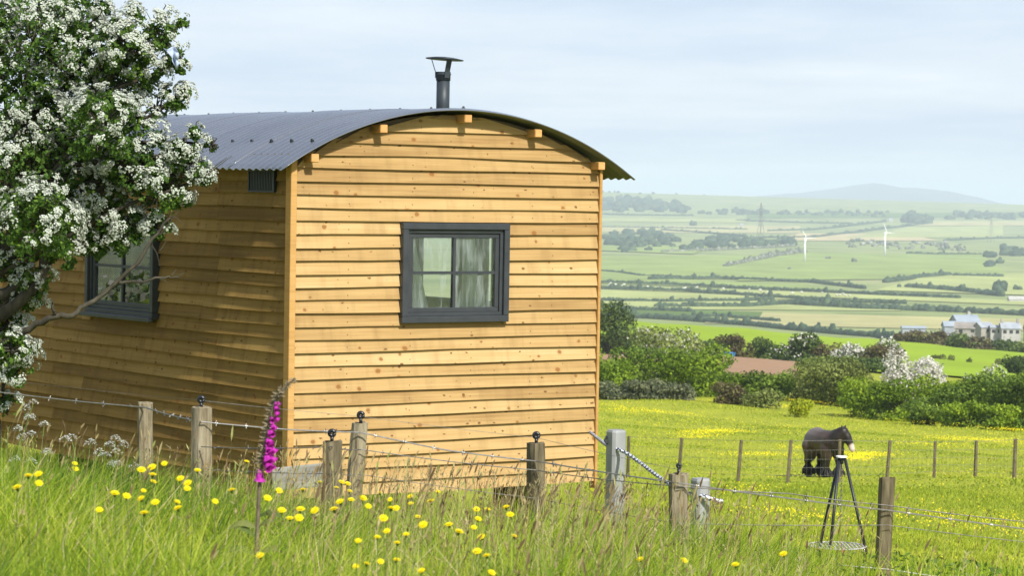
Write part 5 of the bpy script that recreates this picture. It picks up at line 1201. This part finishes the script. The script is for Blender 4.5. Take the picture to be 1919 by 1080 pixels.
# ------------------------------------------------------------------ foxglove
def foxglove():
    D = 9.2; base = at(480, D); root = empty('foxglove', base, 0, label='tall foxglove with magenta bells and a nodding bare tip', cat='foxglove')
    pts = [base+Vector((0,0,-.05)), P(480,1040,D), P(484,960,D), P(487,890,D), P(497,830,D), P(508,775,D), P(520,742,D), P(537,722,D), P(554,710,D)]
    q = pts
    for _ in range(2):
        z = [q[0]]
        for a, b in zip(q[:-1], q[1:]): z += [a.lerp(b, .27), a.lerp(b, .73)]
        q = z+[q[-1]]
    L = len(q); sm = noisy('foxglove_stem', [(.3,(.10,.075,.055)),(.7,(.20,.17,.10))], (10,10,10), 3, .8)
    MB().tube([p-base for p in q], [.0085-.0065*i/(L-1) for i in range(L)], 7).build('stem', sm, root, True)
    def bm_bell(s):
        m = MB(); prof = [(0,.006),(.006,.0095),(.018,.0135),(.033,.0155),(.042,.0185),(.047,.0225)]; n = 10; v = []
        for z, r in prof: v += [(r*math.cos(2*math.pi*k/n)*(1+(.14*math.cos(2*math.pi*k/n*2.5) if z > .04 else 0)), r*math.sin(2*math.pi*k/n), -z+(.004*math.cos(2*math.pi*k/n) if z > .04 else 0)) for k in range(n)]
        f = [(i*n+k, i*n+(k+1) % n, i*n+n+(k+1) % n, i*n+n+k) for i in range(len(prof)-1) for k in range(n)]+[tuple(range(n))]
        m.add([(a*s,b*s,c*s) for a, b, c in v], f); return m.mesh('bell', True)
    me = bm_bell(1.0); pm = leafmat('bell_petal', [(0,(.40,.012,.30)),(.6,(.56,.04,.44)),(1,(.70,.16,.56))], .35); 
    at_ = me.attributes.new('tint', 'FLOAT', 'POINT'); at_.data.foreach_set('value', [random.random() for _ in me.vertices])
    rd = random.Random(4); gm = leafmat('sepal', [(0,(.14,.13,.07)),(.5,(.28,.23,.15)),(1,(.38,.31,.22))], .2)
    sep = MB()
    for k in range(5):
        a = k*2*math.pi/5; sep.add([(0,0,.002),(.007*math.cos(a-.4),.007*math.sin(a-.4),-.004),(.012*math.cos(a),.012*math.sin(a),-.013),(.007*math.cos(a+.4),.007*math.sin(a+.4),-.004)], [(0,1,2,3)])
    sepm = sep.mesh('sepal', True); a2 = sepm.attributes.new('tint', 'FLOAT', 'POINT'); a2.data.foreach_set('value', [rd.random() for _ in sepm.vertices])
    def on(py):
        best = min(q, key=lambda p: abs((540-F*0)-0) if False else abs(((RM.T @ np.array(p))[1]/-(RM.T @ np.array(p))[2])*F-(540-py)))
        return best
    ys = np.linspace(872, 752, 27)
    for i, py in enumerate(ys):
        p = on(py); k = i/26; az = rd.uniform(-1.2, .5); sc = (.74-.44*k)*rd.uniform(.85, 1.08)
        out = Vector((math.cos(az), math.sin(az)-.25, 0)).normalized()
        o = link('bell', me, pm, root, loc=p-base+out*(.019*sc+.004)+Vector((0,0,.003)), rot=(0, -math.radians(rd.uniform(25, 52)), math.atan2(out.y, out.x))); o.scale = (sc,)*3
        link('sepal', sepm, gm, o)
    o = link('bell', me, pm, root, loc=P(486,879,D)-base, rot=(0, .1, 2.4)); o.scale = (.9,)*3
    # seed capsules on the back and bare buds at the tip
    for i in range(120):
        py = rd.uniform(713, 885); p = on(py); az = rd.uniform(1.4, 4.6) if py > 765 else rd.uniform(0, 6.28); out = Vector((math.cos(az), math.sin(az), .15))
        o = link('bud', sepm, gm, root, loc=p-base+out*.007, rot=(0, -1.9, az)); o.scale = (1.15,)*3 if py > 735 else (.85,)*3
    lm = leafmat('foxglove_leaf', [(0,(.07,.10,.022)),(.5,(.12,.16,.035)),(1,(.19,.19,.06))], .25)
    for (py, sx, ln, dr) in [(985,-1,.10,.03),(975,1,.09,.03),(1010,-1,.08,-.01),(1045,-1,.13,.03),(1040,1,.10,.02),(1075,1,.14,.04),(1080,-1,.15,.05),(1000,1,.06,.0)]:
        p = on(py) if py < 1079 else q[1]; v, f = [], []; n = 8
        for i in range(n+1):
            t = i/n; wd = .013*math.sin(math.pi*min(t*.92+.08, 1))*(ln/.1)**.5; x = sx*ln*t; zz = .03*math.sin(t*2.2)-dr*t*t
            v += [(x, -wd*.7-.02*t, zz-wd*.75), (x, -.02*t, zz+.004), (x, wd*.7-.02*t, zz+wd*.75)]
        for i in range(n): f += [(3*i,3*i+3,3*i+4,3*i+1),(3*i+1,3*i+4,3*i+5,3*i+2)]
        me2 = MB().add(v, f).mesh('leaf', True); a3 = me2.attributes.new('tint', 'FLOAT', 'POINT'); tv = rd.random(); a3.data.foreach_set('value', [tv]*len(me2.vertices))
        link('leaf', me2, lm, root, loc=p-base)
foxglove()
# ------------------------------------------------------------------ cow parsley
UMB = leafmat('umbel_white', [(0,(.55,.57,.48)),(1,(.76,.77,.70))], .3); USTEM = noisy('umbel_stem', [(.3,(.10,.15,.035)),(.7,(.16,.21,.05))], (5,5,5), 4, .8)
def parsley(px, py, d, label, heads=4, spread=.13):
    top = P(px, py, d); g = G(top.x, top.y); h = top.z-g; r = empty('cow_parsley', (top.x, top.y, g), 0, label=label, cat='wildflower', group='cow parsley by the hut')
    st = MB(); st.tube([(0,0,-.03),(.01,0,h*.55)], .004, 5)
    for k in range(heads):
        e = Vector((rng.uniform(-spread, spread), rng.uniform(-.08, .08), h*rng.uniform(.86, 1.02))); st.tube([(.01,0,h*.5), (e.x*.5, e.y*.5, h*.75), e], .0025, 4)
        V, Fq = [], []; m = MB()
        for _ in range(55):
            a, q = rng.uniform(0, 6.28), math.sqrt(rng.uniform(0, 1))*.045; c = Vector((q*math.cos(a)*.75, q*math.sin(a)*.75, .022-q*q*14+rng.uniform(-.006,.006)))
            s = .0055; b = rng.uniform(0, 1.5); m.add([c+Vector((s*math.cos(b+i*math.pi/2), s*math.sin(b+i*math.pi/2), rng.uniform(-.002,.002))) for i in range(4)], [(0,1,2,3)])
        me = m.mesh('umbel'); t_ = me.attributes.new('tint', 'FLOAT', 'POINT'); t_.data.foreach_set('value', rng.uniform(.2, 1, len(me.vertices)).astype(np.float32))
        link('umbel', me, UMB, r, loc=e)
    st.build('stem', USTEM, r)
for a in [(160,822,14.5,'cow parsley with white umbels left of the two wooden posts'),(218,817,14.7,'cow parsley with white umbels just left of the shorter wooden post'),(72,795,15.2,'cow parsley reaching up in front of the shaded boards at the left'),(28,752,15.5,'tallest white umbels beside the hawthorn trunk'),(60,848,14.8,'cow parsley low in the grass at the left foot of the hut wall'),(240,848,14.2,'cow parsley deep in the grass below the shorter post')]:
    parsley(*a)
# pale stones in the grass
stm = noisy('pale_stone', [(.3,(.45,.43,.40)),(.7,(.66,.64,.60))], (1,1,1), 12, .9, .4)
for k, (px, py, d, w, lab) in enumerate([(1222,1020,12.2,.075,'larger flat pale stone in the grass in front of the round post'),(1186,1014,12.3,.05,'smaller pale stone left of the flat stone in the grass'),(1145,976,13.0,.045,'pale stone in the grass below the tall grey post')]):
    bm = bmesh.new(); bmesh.ops.create_icosphere(bm, subdivisions=3, radius=1)
    for v in bm.verts: v.co = Vector((v.co.x*w, v.co.y*w*.6, v.co.z*w*.42))*(1+.16*math.sin(v.co.x*5+k)*math.sin(v.co.z*6+1)+random.uniform(-.03,.03))
    me = bpy.data.meshes.new('stone'); bm.to_mesh(me); bm.free(); p = P(px, py, d); g = G(p.x, p.y)
    link('stone', me, stm, None, loc=(p.x, p.y, g+w*.12), label=lab, cat='stone', group='pale stones in the grass')

# ------------------------------------------------------------------ haze: the damp air over the valley
def haze():
    o = MB().box((-61000,-61000,-90), (61000,61000,160)).build('haze', None, kind='stuff')
    m = bpy.data.materials.new('damp_air'); m.use_nodes = True; nt = m.node_tree
    for n in list(nt.nodes):
        if n.type != 'OUTPUT_MATERIAL': nt.nodes.remove(n)
    v = nt.nodes.new('ShaderNodeVolumePrincipled'); v.inputs['Color'].default_value = (.76,.85,1,1); v.inputs['Density'].default_value = .000115; v.inputs['Anisotropy'].default_value = 0
    nt.links.new(v.outputs[0], nt.nodes['Material Output'].inputs['Volume']); o.data.materials.append(m)
    o['label'] = 'pale blue haze over the valley'; o['category'] = 'haze'
haze()
